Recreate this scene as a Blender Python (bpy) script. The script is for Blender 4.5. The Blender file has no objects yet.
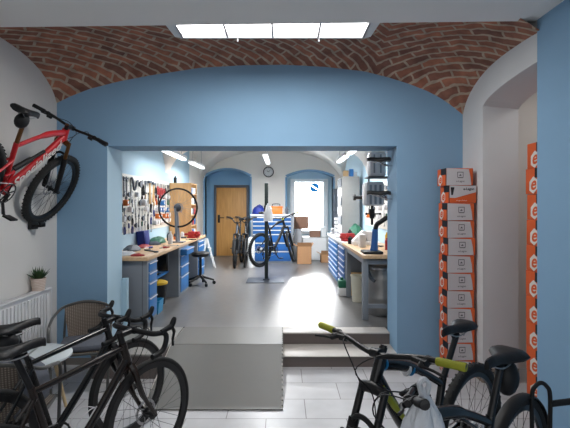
import bpy, bmesh, math, random
from mathutils import Vector, Matrix
random.seed(7)
PI = math.pi
sc = bpy.context.scene
COL = sc.collection
CZ = 1.65          # eye height over the front floor
FZ = 0.24          # workshop floor height
F = 430.0
def W(px, py, D):
    return Vector(((px-283)/F*D, D, CZ-(py-205)/F*D))

# ---------------------------------------------------------------- materials
def new_mat(name):
    m = bpy.data.materials.new(name); m.use_nodes = True
    nt = m.node_tree
    return m, nt, nt.nodes['Principled BSDF']
def mat(name, col, rough=0.5, metal=0.0, var=0.08, scale=12.0, bump=0.0, emit=0.0, alpha=1.0, spec=None, coat=0.0, ecol=None):
    m, nt, b = new_mat(name)
    col = tuple(col)+(1,)
    n = nt.nodes.new('ShaderNodeTexNoise'); n.inputs['Scale'].default_value = scale; n.inputs['Detail'].default_value = 4
    tc = nt.nodes.new('ShaderNodeTexCoord'); nt.links.new(tc.outputs['Object'], n.inputs['Vector'])
    mx = nt.nodes.new('ShaderNodeMix'); mx.data_type = 'RGBA'
    mx.inputs[6].default_value = tuple(c*(1-var) for c in col[:3])+(1,)
    mx.inputs[7].default_value = tuple(min(1, c*(1+var)) for c in col[:3])+(1,)
    nt.links.new(n.outputs['Fac'], mx.inputs[0]); nt.links.new(mx.outputs[2], b.inputs['Base Color'])
    b.inputs['Roughness'].default_value = rough; b.inputs['Metallic'].default_value = metal
    if spec is not None: b.inputs['Specular IOR Level'].default_value = spec
    if coat: b.inputs['Coat Weight'].default_value = coat
    if emit:
        b.inputs['Emission Color'].default_value = tuple(ecol or col[:3])+(1,); b.inputs['Emission Strength'].default_value = emit
    if alpha < 1: b.inputs['Alpha'].default_value = alpha
    if bump:
        bp = nt.nodes.new('ShaderNodeBump'); bp.inputs['Strength'].default_value = bump; bp.inputs['Distance'].default_value = 0.01
        nt.links.new(n.outputs['Fac'], bp.inputs['Height']); nt.links.new(bp.outputs['Normal'], b.inputs['Normal'])
    return m
def srgb(r, g, b):
    f = lambda c: ((c/255+0.055)/1.055)**2.4 if c > 10 else c/255/12.92
    return (f(r), f(g), f(b))
M = {}
M['white_wall'] = mat('white plaster', srgb(214,212,209), .9, var=.04, scale=3, bump=.05)
M['cream_wall'] = mat('cream plaster', srgb(206,208,210), .9, var=.04, scale=3, bump=.05)
M['blue_wall'] = mat('blue paint', srgb(128,164,194), .75, var=.05, scale=2.5, bump=.04)
M['blue_wall_light'] = mat('light blue paint', srgb(176,205,222), .75, var=.03, scale=2.5)
M['blue_niche'] = mat('niche blue paint', srgb(122,166,202), .7, var=.04, scale=3)
M['ceiling'] = mat('ceiling paint', srgb(232,231,229), .9, var=.02, scale=2)
M['vault_white'] = mat('vault lime paint', srgb(232,228,222), .9, var=.03, scale=2)
M['black'] = mat('black plastic', (.009,.009,.010), .5, var=.2, spec=.3)
M['blackmetal'] = mat('black anodised metal', (.009,.009,.010), .32, .2, var=.2)
M['rubber'] = mat('tyre rubber', (.012,.012,.012), .8, var=.2, scale=60, bump=.3)
M['carbon'] = mat('gloss black frame paint', (.007,.007,.008), .2, coat=.25, spec=.3, var=.2)
M['brown'] = mat('dark brown frame paint', (.016,.010,.008), .25, coat=.3, spec=.3, var=.15)
M['brown_rub'] = mat('bronze stanchion metal', (.13,.06,.02), .3, .7)
M['red'] = mat('red frame paint', (.50,.008,.014), .32, coat=.3, var=.08)
M['steel'] = mat('steel', (.45,.45,.46), .3, .9, var=.1)
M['spoke'] = mat('spoke steel', (.30,.30,.31), .45, .5)
M['spokeblack'] = mat('black spoke steel', (.05,.05,.05), .45, .5)
M['chrome'] = mat('chrome', (.7,.7,.72), .15, 1)
M['grip'] = mat('olive grip rubber', srgb(150,152,38), .7, var=.15, scale=80, bump=.3)
M['yellow'] = mat('yellow green paint', srgb(165,170,40), .4)
M['cyan'] = mat('cyan anodised metal', srgb(20,120,170), .3, .3)
M['saddle'] = mat('saddle vinyl', (.011,.011,.012), .45, spec=.35, var=.2, scale=40, bump=.1)
M['grey_metal'] = mat('grey powder coat', srgb(132,138,146), .5, .1, var=.05)
M['dark_grey'] = mat('dark grey powder coat', srgb(74,80,90), .5, .1, var=.08)
M['light_grey'] = mat('light grey plastic', srgb(212,210,212), .5, var=.05)
M['drawer_blue'] = mat('blue drawer enamel', srgb(40,112,178), .4, var=.06)
M['deep_blue'] = mat('deep blue enamel', srgb(36,92,158), .4, var=.06)
M['crate_blue'] = mat('cyan plastic', srgb(30,140,190), .4, var=.05)
M['navy'] = mat('navy plastic', srgb(22,44,130), .5, var=.1)
M['white'] = mat('white plastic', srgb(225,225,225), .45, var=.03)
M['radiator'] = mat('radiator enamel', srgb(214,214,216), .4, var=.02)
M['greenm'] = mat('green plastic', srgb(16,98,72), .5, var=.15)
M['redp'] = mat('red tool enamel', srgb(165,30,32), .4, var=.15)
M['orangep'] = mat('orange plastic', srgb(214,112,38), .5, var=.1)
M['leaf'] = mat('plant leaf', srgb(46,74,40), .5, var=.4, scale=40)
M['cardboard'] = mat('cardboard', srgb(176,132,94), .85, var=.08, scale=20)
M['cardboard_dark'] = mat('worn cardboard', srgb(140,105,86), .85, var=.08, scale=20)
M['orange'] = mat('orange carton print', srgb(222,96,42), .65, var=.05)
M['carton_white'] = mat('white carton', srgb(196,192,194), .7, var=.04)
M['carton_black'] = mat('black carton print', (.01,.01,.012), .6)
M['print_grey'] = mat('grey print', srgb(92,88,92), .7)
M['print_dark'] = mat('dark print', srgb(40,40,46), .7)
M['print_white'] = mat('white print', srgb(228,222,216), .6)
M['cushion'] = mat('grey cushion fabric', srgb(92,96,106), .95, var=.15, scale=50, bump=.2)
M['tablewhite'] = mat('pale table top', srgb(200,208,212), .4, var=.03)
M['legwood'] = mat('pale wood', srgb(196,172,132), .6, var=.1)
M['soil'] = mat('soil', (.02,.014,.01), .95)
M['tube_chair'] = mat('grey brown chair tube', srgb(84,84,82), .4, .2, var=.1)
M['led'] = mat('lamp diffuser', (1,1,1), .5, emit=7.0, ecol=(1,.99,.97))
M['tube_led'] = mat('tube light', (1,1,1), .5, emit=3.0, ecol=(.95,.98,1))
M['outside'] = mat('glowing street backdrop', (1,1,1), .8, emit=5.0, ecol=(.93,.97,1))  # self-lit surface standing in for daylight beyond the window
M['sticker_blue'] = mat('blue window sticker', srgb(10,130,205), .5, emit=.25)  # faint glow added to the sticker colour, it is no lamp
M['skin_yel'] = mat('yellow plastic', srgb(210,170,40), .5)
M['tan'] = mat('tan paper', srgb(190,160,120), .8, var=.2)
M['screen'] = mat('dark screen', (.01,.012,.016), .2)

def wood(name, c1, c2, scale=(1,12,12), rough=.45):
    m, nt, b = new_mat(name)
    tc = nt.nodes.new('ShaderNodeTexCoord'); mp = nt.nodes.new('ShaderNodeMapping'); mp.inputs['Scale'].default_value = scale
    n = nt.nodes.new('ShaderNodeTexNoise'); n.inputs['Scale'].default_value = 2.5; n.inputs['Detail'].default_value = 6
    cr = nt.nodes.new('ShaderNodeValToRGB'); cr.color_ramp.elements[0].color = c1+(1,); cr.color_ramp.elements[1].color = c2+(1,)
    cr.color_ramp.elements[0].position = .35; cr.color_ramp.elements[1].position = .65
    L = nt.links.new; L(tc.outputs['Object'], mp.inputs[0]); L(mp.outputs[0], n.inputs['Vector']); L(n.outputs['Fac'], cr.inputs[0]); L(cr.outputs[0], b.inputs['Base Color'])
    b.inputs['Roughness'].default_value = rough
    return m
M['worktop'] = wood('beech worktop', srgb(206,168,128), srgb(224,188,148), (12,1,12))
M['doorwood'] = wood('door veneer', srgb(182,132,72), srgb(200,150,86), (10,10,.8), .5)
M['plywood'] = wood('plywood', srgb(204,160,108), srgb(220,178,124), (8,8,1), .6)

def tile_mat(name, c1, c2, mortar, bw, rh, msize=.004, rough=.35, off=.5, bump=.15):
    m, nt, b = new_mat(name); L = nt.links.new
    tc = nt.nodes.new('ShaderNodeTexCoord')
    br = nt.nodes.new('ShaderNodeTexBrick'); br.offset = off
    br.inputs['Color1'].default_value = c1+(1,); br.inputs['Color2'].default_value = c2+(1,); br.inputs['Mortar'].default_value = mortar+(1,)
    br.inputs['Scale'].default_value = 1; br.inputs['Brick Width'].default_value = bw; br.inputs['Row Height'].default_value = rh
    br.inputs['Mortar Size'].default_value = msize; br.inputs['Mortar Smooth'].default_value = .2; br.inputs['Bias'].default_value = 0
    mp = nt.nodes.new('ShaderNodeMapping'); mp.inputs['Location'].default_value = (.13, .03, 0)
    L(tc.outputs['Object'], mp.inputs[0]); L(mp.outputs[0], br.inputs['Vector'])
    n = nt.nodes.new('ShaderNodeTexNoise'); n.inputs['Scale'].default_value = 5; n.inputs['Detail'].default_value = 5; L(tc.outputs['Object'], n.inputs['Vector'])
    mx = nt.nodes.new('ShaderNodeMix'); mx.data_type = 'RGBA'; mx.blend_type = 'MULTIPLY'; mx.inputs[0].default_value = .35
    L(br.outputs['Color'], mx.inputs[6]); L(n.outputs['Fac'], mx.inputs[7]); L(mx.outputs[2], b.inputs['Base Color'])
    b.inputs['Roughness'].default_value = rough
    bp = nt.nodes.new('ShaderNodeBump'); bp.inputs['Strength'].default_value = bump; bp.inputs['Distance'].default_value = .004; bp.invert = True
    L(br.outputs['Fac'], bp.inputs['Height']); L(bp.outputs['Normal'], b.inputs['Normal'])
    return m
M['tile'] = tile_mat('pale floor tiles', srgb(204,204,207), srgb(196,196,200), srgb(126,124,124), .62, .335)
M['tread'] = mat('stone tread', srgb(196,190,184), .45, var=.05, scale=8)
M['riser'] = mat('brown grey riser', srgb(102,93,90), .6, var=.06, scale=8)
M['grey_floor'] = mat('landing tile', srgb(142,140,136), .45, var=.06, scale=6)
def floor_far_mat():
    m, nt, b = new_mat('grey resin floor'); L = nt.links.new
    tc = nt.nodes.new('ShaderNodeTexCoord')
    n = nt.nodes.new('ShaderNodeTexNoise'); n.inputs['Scale'].default_value = 2.2; n.inputs['Detail'].default_value = 8
    L(tc.outputs['Object'], n.inputs['Vector'])
    cr = nt.nodes.new('ShaderNodeValToRGB'); cr.color_ramp.elements[0].color = srgb(98,97,97)+(1,); cr.color_ramp.elements[1].color = srgb(110,108,107)+(1,)
    L(n.outputs['Fac'], cr.inputs[0]); L(cr.outputs[0], b.inputs['Base Color'])
    n2 = nt.nodes.new('ShaderNodeTexNoise'); n2.inputs['Scale'].default_value = 14; n2.inputs['Detail'].default_value = 4; L(tc.outputs['Object'], n2.inputs['Vector'])
    mr = nt.nodes.new('ShaderNodeMapRange'); mr.inputs[3].default_value = .30; mr.inputs[4].default_value = .38; L(n2.outputs['Fac'], mr.inputs[0]); L(mr.outputs[0], b.inputs['Roughness'])
    bp = nt.nodes.new('ShaderNodeBump'); bp.inputs['Strength'].default_value = .02; bp.inputs['Distance'].default_value = .004; L(n2.outputs['Fac'], bp.inputs['Height']); L(bp.outputs['Normal'], b.inputs['Normal'])
    b.inputs['Specular IOR Level'].default_value = .7
    return m
M['floor_far'] = floor_far_mat()
M['mat_rubber'] = mat('ribbed rubber mat', srgb(96,95,91), .42, var=.10, scale=3, bump=.1)

def brick_mat():
    m, nt, b = new_mat('exposed brick'); L = nt.links.new
    tc = nt.nodes.new('ShaderNodeTexCoord'); sp = nt.nodes.new('ShaderNodeSeparateXYZ'); L(tc.outputs['Object'], sp.inputs[0])
    s = nt.nodes.new('ShaderNodeMath'); s.operation = 'SUBTRACT'; s.inputs[1].default_value = .95; L(sp.outputs[0], s.inputs[0])
    a = nt.nodes.new('ShaderNodeMath'); a.operation = 'ABSOLUTE'; L(s.outputs[0], a.inputs[0])
    ng = nt.nodes.new('ShaderNodeMath'); ng.operation = 'MULTIPLY'; ng.inputs[1].default_value = -1; L(a.outputs[0], ng.inputs[0])
    cb = nt.nodes.new('ShaderNodeCombineXYZ'); L(ng.outputs[0], cb.inputs[0]); L(sp.outputs[1], cb.inputs[1])
    mp = nt.nodes.new('ShaderNodeMapping'); mp.inputs['Rotation'].default_value = (0, 0, math.radians(-42)); L(cb.outputs[0], mp.inputs[0])
    nz = nt.nodes.new('ShaderNodeTexNoise'); nz.inputs['Scale'].default_value = 6; L(tc.outputs['Object'], nz.inputs['Vector'])
    vm = nt.nodes.new('ShaderNodeVectorMath'); vm.operation = 'MULTIPLY_ADD'; vm.inputs[1].default_value = (.07,.07,0)
    L(nz.outputs['Color'], vm.inputs[0]); L(mp.outputs[0], vm.inputs[2])
    br = nt.nodes.new('ShaderNodeTexBrick'); br.offset = .5
    br.inputs['Color1'].default_value = srgb(196,128,100)+(1,); br.inputs['Color2'].default_value = srgb(140,98,84)+(1,); br.inputs['Mortar'].default_value = srgb(200,178,156)+(1,)
    br.inputs['Scale'].default_value = 1; br.inputs['Brick Width'].default_value = .245; br.inputs['Row Height'].default_value = .078
    br.inputs['Mortar Size'].default_value = .0125; br.inputs['Mortar Smooth'].default_value = .3
    L(vm.outputs[0], br.inputs['Vector'])
    n = nt.nodes.new('ShaderNodeTexNoise'); n.inputs['Scale'].default_value = 9; n.inputs['Detail'].default_value = 6; L(tc.outputs['Object'], n.inputs['Vector'])
    cr = nt.nodes.new('ShaderNodeValToRGB'); cr.color_ramp.elements[0].position = .35; cr.color_ramp.elements[1].position = .7
    cr.color_ramp.elements[0].color = (.42,.42,.44,1); cr.color_ramp.elements[1].color = (1.0,1.0,1.0,1); L(n.outputs['Fac'], cr.inputs[0])
    mx = nt.nodes.new('ShaderNodeMix'); mx.data_type = 'RGBA'; mx.blend_type = 'MULTIPLY'; mx.inputs[0].default_value = .7
    L(br.outputs['Color'], mx.inputs[6]); L(cr.outputs[0], mx.inputs[7]); L(mx.outputs[2], b.inputs['Base Color'])
    b.inputs['Roughness'].default_value = .9
    bp = nt.nodes.new('ShaderNodeBump'); bp.inputs['Strength'].default_value = .8; bp.inputs['Distance'].default_value = .012; bp.invert = True
    L(br.outputs['Fac'], bp.inputs['Height']); L(bp.outputs['Normal'], b.inputs['Normal'])
    return m
M['brick'] = brick_mat()

def weave_mat():
    m, nt, b = new_mat('woven rattan'); L = nt.links.new
    tc = nt.nodes.new('ShaderNodeTexCoord')
    w1 = nt.nodes.new('ShaderNodeTexWave'); w1.bands_direction = 'Z'; w1.inputs['Scale'].default_value = 22; L(tc.outputs['Object'], w1.inputs['Vector'])
    w2 = nt.nodes.new('ShaderNodeTexWave'); w2.bands_direction = 'Y'; w2.inputs['Scale'].default_value = 18; L(tc.outputs['Object'], w2.inputs['Vector'])
    ml = nt.nodes.new('ShaderNodeMath'); ml.operation = 'MULTIPLY'; L(w1.outputs['Fac'], ml.inputs[0]); L(w2.outputs['Fac'], ml.inputs[1])
    cr = nt.nodes.new('ShaderNodeValToRGB'); cr.color_ramp.elements[0].color = srgb(88,78,70)+(1,); cr.color_ramp.elements[1].color = srgb(170,156,142)+(1,)
    L(ml.outputs[0], cr.inputs[0]); L(cr.outputs[0], b.inputs['Base Color']); b.inputs['Roughness'].default_value = .7
    bp = nt.nodes.new('ShaderNodeBump'); bp.inputs['Strength'].default_value = .6; bp.inputs['Distance'].default_value = .004; L(ml.outputs[0], bp.inputs['Height']); L(bp.outputs['Normal'], b.inputs['Normal'])
    return m
M['rattan'] = weave_mat()

def basket_mat():
    m, nt, b = new_mat('woven pot'); L = nt.links.new
    tc = nt.nodes.new('ShaderNodeTexCoord'); w = nt.nodes.new('ShaderNodeTexWave'); w.bands_direction = 'Z'; w.inputs['Scale'].default_value = 22; w.inputs['Distortion'].default_value = 3
    L(tc.outputs['Object'], w.inputs['Vector'])
    cr = nt.nodes.new('ShaderNodeValToRGB'); cr.color_ramp.elements[0].color = srgb(196,168,150)+(1,); cr.color_ramp.elements[1].color = srgb(226,214,206)+(1,)
    L(w.outputs['Fac'], cr.inputs[0]); L(cr.outputs[0], b.inputs['Base Color']); b.inputs['Roughness'].default_value = .8
    return m
M['pot'] = basket_mat()

def glass_mat():
    m, nt, b = new_mat('window glass'); nt.nodes.remove(b); L = nt.links.new
    out = nt.nodes['Material Output']; tr = nt.nodes.new('ShaderNodeBsdfTransparent'); gl = nt.nodes.new('ShaderNodeBsdfGlossy'); gl.inputs['Roughness'].default_value = .02
    fr = nt.nodes.new('ShaderNodeFresnel'); fr.inputs['IOR'].default_value = 1.3; mx = nt.nodes.new('ShaderNodeMixShader')
    L(fr.outputs[0], mx.inputs[0]); L(tr.outputs[0], mx.inputs[1]); L(gl.outputs[0], mx.inputs[2]); L(mx.outputs[0], out.inputs[0])
    return m
M['glass'] = glass_mat()
def bag_mat():
    m, nt, b = new_mat('thin white plastic bag')
    b.inputs['Base Color'].default_value = srgb(214,218,224)+(1,); b.inputs['Roughness'].default_value = .3
    b.inputs['Alpha'].default_value = .82; b.inputs['Subsurface Weight'].default_value = .0
    n = nt.nodes.new('ShaderNodeTexNoise'); n.inputs['Scale'].default_value = 10; n.inputs['Distortion'].default_value = 2
    tc = nt.nodes.new('ShaderNodeTexCoord'); mp = nt.nodes.new('ShaderNodeMapping'); mp.inputs['Scale'].default_value = (2, 2, .4)
    nt.links.new(tc.outputs['Object'], mp.inputs[0]); nt.links.new(mp.outputs[0], n.inputs['Vector'])
    bp = nt.nodes.new('ShaderNodeBump'); bp.inputs['Strength'].default_value = .8; bp.inputs['Distance'].default_value = .02
    nt.links.new(n.outputs['Fac'], bp.inputs['Height']); nt.links.new(bp.outputs['Normal'], b.inputs['Normal'])
    return m
M['bag'] = bag_mat()

# ---------------------------------------------------------------- mesh builder
class MB:
    def __init__(s): s.v = []; s.f = []; s.mi = []; s.sm = []; s.m = 0
    def add(s, vs, fs, smooth=False):
        k = len(s.v); s.v += [tuple(v) for v in vs]
        for f in fs: s.f.append([i+k for i in f]); s.mi.append(s.m); s.sm.append(smooth)
        return s
    def box(s, x0, x1, y0, y1, z0, z1, rot=None, bev=0):
        if x0 > x1: x0, x1 = x1, x0
        if y0 > y1: y0, y1 = y1, y0
        if z0 > z1: z0, z1 = z1, z0
        b = min(bev, (x1-x0)/2.01, (y1-y0)/2.01, (z1-z0)/2.01)
        if b <= 0:
            vs = [Vector((x, y, z)) for z in (z0, z1) for y in (y0, y1) for x in (x0, x1)]
            fs = [(0,2,3,1),(4,5,7,6),(0,1,5,4),(2,6,7,3),(0,4,6,2),(1,3,7,5)]
        else:
            bm = bmesh.new(); bmesh.ops.create_cube(bm, size=1)
            for v in bm.verts: v.co = Vector(((x0+x1)/2+v.co.x*(x1-x0), (y0+y1)/2+v.co.y*(y1-y0), (z0+z1)/2+v.co.z*(z1-z0)))
            bmesh.ops.bevel(bm, geom=bm.edges[:], offset=b, segments=2, affect='EDGES', profile=.5)
            bm.verts.index_update(); vs = [v.co.copy() for v in bm.verts]; fs = [[v.index for v in f.verts] for f in bm.faces]; bm.free()
        if rot is not None: vs = [rot @ v for v in vs]
        return s.add(vs, fs)
    def tube(s, pts, r, n=8, closed=False, caps=True, sx=1.0):
        pts = [Vector(p) for p in pts]; N = len(pts)
        rs = r if isinstance(r, (list, tuple)) else [r]*N
        T = []
        for i in range(N):
            a = pts[(i-1) % N] if (closed or i > 0) else pts[i]; b = pts[(i+1) % N] if (closed or i < N-1) else pts[i]
            T.append((b-a).normalized())
        up = Vector((0,0,1)) if abs(T[0].z) < .9 else Vector((1,0,0))
        u = T[0].cross(up).normalized(); vs = []
        for i in range(N):
            u = (u - T[i]*u.dot(T[i])).normalized(); w = T[i].cross(u)
            for k in range(n):
                a = 2*PI*k/n; vs.append(pts[i]+(u*math.cos(a)*sx+w*math.sin(a))*rs[i])
        fs = []
        for i in range(N if closed else N-1):
            j = (i+1) % N
            for k in range(n):
                l = (k+1) % n; fs.append((i*n+k, i*n+l, j*n+l, j*n+k))
        if caps and not closed: fs.append(list(range(n))[::-1]); fs.append([(N-1)*n+k for k in range(n)])
        return s.add(vs, fs, True)
    def cyl(s, a, b, r, r2=None, n=16):
        return s.tube([a, b], [r, r if r2 is None else r2], n)
    def lathe(s, prof, mtx=None, n=24):   # prof: (radius, z)
        vs = []; fs = []; N = len(prof)
        for (r, z) in prof:
            for k in range(n):
                a = 2*PI*k/n; v = Vector((r*math.cos(a), r*math.sin(a), z)); vs.append(mtx @ v if mtx else v)
        for i in range(N-1):
            for k in range(n):
                l = (k+1) % n; fs.append((i*n+k, i*n+l, (i+1)*n+l, (i+1)*n+k))
        closed = prof[0] == prof[-1]
        if prof[0][0] > 1e-5 and not closed: fs.append(list(range(n))[::-1])
        if prof[-1][0] > 1e-5 and not closed: fs.append([(N-1)*n+k for k in range(n)])
        return s.add(vs, fs, True)
    def ball(s, c, rx, ry=None, rz=None, n=12):
        ry = ry or rx; rz = rz or rx; prof = [(math.sin(PI*i/8), -math.cos(PI*i/8)) for i in range(9)]
        m = Matrix.Translation(c) @ Matrix.Diagonal((rx, ry, rz, 1))
        return s.lathe([(max(p[0], 1e-4), p[1]) for p in prof], m, n)
    def prism(s, poly, a, b, fn):   # poly 2D, extruded between a and b ; fn(u,v,w)->Vector
        n = len(poly); vs = [fn(u, v, a) for u, v in poly]+[fn(u, v, b) for u, v in poly]
        fs = [list(range(n))[::-1], [n+i for i in range(n)]]+[(i, (i+1) % n, n+(i+1) % n, n+i) for i in range(n)]
        return s.add(vs, fs)
    def xf(s, m): s.v = [tuple(m @ Vector(v)) for v in s.v]; return s
    def obj(s, name, mats, parent=None, kind=None, label=None):
        me = bpy.data.meshes.new(name); me.from_pydata(s.v, [], s.f)
        if not isinstance(mats, (list, tuple)): mats = [mats]
        for m in mats: me.materials.append(M[m] if isinstance(m, str) else m)
        me.polygons.foreach_set('material_index', s.mi); me.polygons.foreach_set('use_smooth', s.sm)
        bm = bmesh.new(); bm.from_mesh(me); bmesh.ops.recalc_face_normals(bm, faces=bm.faces); bm.to_mesh(me); bm.free()
        me.update()
        try: me.set_sharp_from_angle(angle=math.radians(40))
        except Exception: pass
        o = bpy.data.objects.new(name, me); COL.objects.link(o)
        if parent: o.parent = parent
        if kind: o['kind'] = kind
        if label: o['label'] = label
        return o
def crv(pts, k=6, closed=False):
    pts = [Vector(p) for p in pts]; out = []; n = len(pts)
    for i in range(n if closed else n-1):
        p0 = pts[(i-1) % n] if (closed or i > 0) else pts[i]; p1 = pts[i]; p2 = pts[(i+1) % n]; p3 = pts[(i+2) % n] if (closed or i+2 < n) else p2
        for j in range(k):
            t = j/k; out.append(.5*((2*p1)+(p2-p0)*t+(2*p0-5*p1+4*p2-p3)*t*t+(3*p1-p0-3*p2+p3)*t**3))
    if not closed: out.append(pts[-1])
    return out
def tag(o, label, cat, group=None):
    o['label'] = label; o['category'] = cat
    if group: o['group'] = group
    return o
def thing(name, label, cat, loc=(0,0,0), rz=0, group=None, mtx=None):
    o = bpy.data.objects.new(name, None); COL.objects.link(o); o.empty_display_size = .1
    if mtx is not None: o.matrix_world = mtx
    else: o.location = loc; o.rotation_euler = (0, 0, rz)
    return tag(o, label, cat, group)
def dup(root, mtx=None, label=None, loc=None):
    r = root.copy(); COL.objects.link(r)
    if mtx is not None: r.matrix_world = mtx
    if loc is not None: r.location = loc
    if label: r['label'] = label
    def rec(src, dst):
        for ch in list(src.children):
            c = ch.copy(); COL.objects.link(c); c.parent = dst; rec(ch, c)
    rec(root, r); return r
def struct(name, mb, m): return mb.obj(name, m, None, 'structure')
def text_mesh(body, size, fn, shear=0.0, bold=0.0):
    """flat lettering -> MB ; fn maps (u,v) to 3D"""
    c = bpy.data.curves.new('lettering', 'FONT'); c.body = body; c.size = size; c.align_x = 'CENTER'; c.align_y = 'CENTER'; c.shear = shear; c.offset = bold; c.resolution_u = 3
    o = bpy.data.objects.new('lettering', c); COL.objects.link(o)
    dg = bpy.context.evaluated_depsgraph_get(); me = bpy.data.meshes.new_from_object(o.evaluated_get(dg))
    vs = [fn(v.co.x, v.co.y) for v in me.vertices]; fs = [list(p.vertices) for p in me.polygons]
    bpy.data.objects.remove(o); bpy.data.curves.remove(c); bpy.data.meshes.remove(me)
    b = MB(); b.add(vs, fs); return b

# ---------------------------------------------------------------- the setting
XL, XR = -2.34, 1.86            # front room side walls
WF, WB = 4.45, 4.86             # dividing wall faces
JL, JR = -1.82, 1.18            # opening
XL2, XR2 = -2.18, 1.60          # workshop side walls
DF = 11.7                       # workshop end wall
LZ = CZ+.61                     # lintel underside
struct('floor', MB().box(-3.2, 3.4, -1.5, 4.9, -.1, 0), 'tile')
struct('floor_workshop', MB().box(-2.6, 2.3, 4.97, DF+.4, 0, FZ), 'floor_far')
# steps right of the ramp
s = MB(); s.box(0, JR+.02, 4.38, 4.78, 0, .103); s.box(0, JR+.0, 4.76, 4.965, 0, .223); struct('trim_1', s, 'riser')
s = MB(); s.box(0, JR+.02, 4.37, 4.76, .103, .112, bev=.003); s.box(0, JR, 4.752, 4.969, .223, FZ, bev=.003); struct('trim_2', s, 'tread')
# landing left of the ramp
struct('trim_3', MB().box(JL+.0, -1.15, 4.08, 4.969, 0, FZ-.02), 'riser')
struct('trim_4', MB().box(JL+.0, -1.15, 4.06, 4.969, FZ-.02, FZ, bev=.003), 'grey_floor')
# ramp body
s = MB(); s.prism([(3.50,0),(4.36,FZ-.012),(4.969,FZ-.008),(4.969,0)], -1.145, -.002, lambda u,v,w: Vector((w,u,v))); struct('trim_5', s, 'tread')

def mat_piece(x0, x1, pts, name):
    s = MB(); t = .009
    poly = pts+[(y, z+t) for y, z in reversed(pts)]
    s.prism(poly, x0, x1, lambda u,v,w: Vector((w,u,v)))
    # toothed right edge
    for i in range(len(pts)-1):
        (y0,z0),(y1,z1) = pts[i], pts[i+1]; n = max(2, int(abs(y1-y0)/.03))
        for k in range(0, n, 2):
            a = k/n; b = (k+1)/n
            s.box(x1-.002, x1+.012, y0+(y1-y0)*a, y0+(y1-y0)*b, z0+(z1-z0)*a, z0+(z1-z0)*a+t)
    return s.obj(name, 'mat_rubber')
tag(mat_piece(-1.13, -.012, [(3.45,.002),(3.51,.006),(4.35,FZ-.008)], 'ramp_mat'), 'lower dark grey rubber mat sloping down the ramp onto the pale tiles', 'mat')
tag(mat_piece(-1.13, -.012, [(4.354,FZ-.006),(4.96,FZ-.004)], 'ramp_mat'), 'upper dark grey rubber mat lying level at the top of the ramp', 'mat')

# dividing wall
s = MB(); s.box(XL-.1, JL, WF, WB, 0, 3.6); s.box(JR, XR+.1, WF, WB, 0, 3.6); s.box(JL, JR, WF, WB, LZ, 3.6); struct('wall_dividing', s, 'blue_wall')
s = MB(); s.box(JL-.05, JL+.001, WF+.004, WB, 0, LZ); s.box(JL, JL+.06, WB-.02, WB+.05, FZ, CZ-.83); struct('trim_6', s, 'blue_wall_light')
struct('baseboard_front', MB().box(XL, JL-.0, WF-.012, WF, 0, .07).box(JR, XR, WF-.012, WF, 0, .07), mat('grey baseboard', srgb(120,116,112), .6))
# left wall
struct('wall_left', MB().box(XL-.25, XL, -1.5, WF, 0, 3.6), 'white_wall')
# ceiling beam and front ceiling
s = MB(); s.prism([(XL-.2,3.27),(XR+.3,3.14),(XR+.3,-1.5),(XL-.2,-1.5)], CZ+1.347, CZ+2.2, lambda u,v,w: Vector((u,v,w))); struct('ceiling', s, 'ceiling')
# pilaster
struct('wall_right', MB().box(XR-.01, XR+.35, -1.5, 3.13, 0, 3.6), 'blue_wall')
# right wall with segmental arch opening from D=3.13 to 4.0
OD = 4.0
def archz(D): u = (D-3.0)/1.0; return CZ+.90+.15*math.sqrt(max(0, 1-u*u*.98))
n = 14; s = MB()
s.box(XR, XR+.33, OD, WF+.1, 0, 3.6)
for i in range(n):
    a = 3.13+(OD-3.13)*i/n; b = 3.13+(OD-3.13)*(i+1)/n; za, zb = archz(a), archz(b)
    s.add([(XR,a,za),(XR,b,zb),(XR,b,3.6),(XR,a,3.6),(XR+.33,a,za-.03),(XR+.33,b,zb-.03),(XR+.33,b,3.6),(XR+.33,a,3.6)], [(0,1,2,3),(0,4,5,1),(4,7,6,5)])
struct('wall_niche', s, 'cream_wall')
s = MB(); s.box(XR+.33, 3.3, 4.35, 4.45, 0, 3.1); s.box(3.2, 3.3, 2.2, 4.45, 0, 3.1); s.box(XR+.33, 3.3, 2.2, 4.45, 3.0, 3.1); s.box(XR+.33, 3.3, 2.2, 2.3, 0, 3.1); struct('wall_back_room', s, 'white_wall')
struct('baseboard_niche', MB().box(XR-.006, XR+.33, OD-.012, OD, 0, .13).box(XR-.012, XR, OD, WF, 0, .13), mat('brown skirting', srgb(130,116,104), .6))

# brick vault
def A1(X):
    pts = [(-2.6,.93),(-2.38,1.01),(-2.2,1.10),(-2.0,1.18),(-1.7,1.26),(-1.376,1.325),(-.86,1.407),(-.4,1.435),(.02,1.44),(.45,1.415),(.85,1.366),(1.1,1.30),(1.314,1.23),(1.5,1.155),(1.625,1.087),(1.75,1.0),(1.86,.91),(2.1,.72)]
    for (a, za), (b, zb) in zip(pts, pts[1:]):
        if a <= X <= b: t = (X-a)/(b-a); return za+(zb-za)*t
    return .9
def bump1(D):
    u = min(1, abs(D-3.45)/1.0); return .36*(1-u**2.6)**.62 if u < 1 else 0
nx, ny = 90, 36; vs = []; fs = []
for j in range(ny+1):
    D = 3.10+(WF+.03-3.10)*j/ny
    for i in range(nx+1):
        X = XL-.06+(XR-XL+.12)*i/nx; vs.append((X, D, CZ+A1(X)+bump1(D)*(.45+.55*min(1,abs(X+.24)/2.1)**2)))
for j in range(ny):
    for i in range(nx): k = j*(nx+1)+i; fs.append((k, k+1, k+nx+2, k+nx+1))
s = MB(); s.add(vs, fs, True); struct('ceiling_vault', s, 'brick')
struct('ceiling_slab', MB().box(-3.4, 3.4, -1.5, 13, 3.62, 3.75), 'ceiling')

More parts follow.
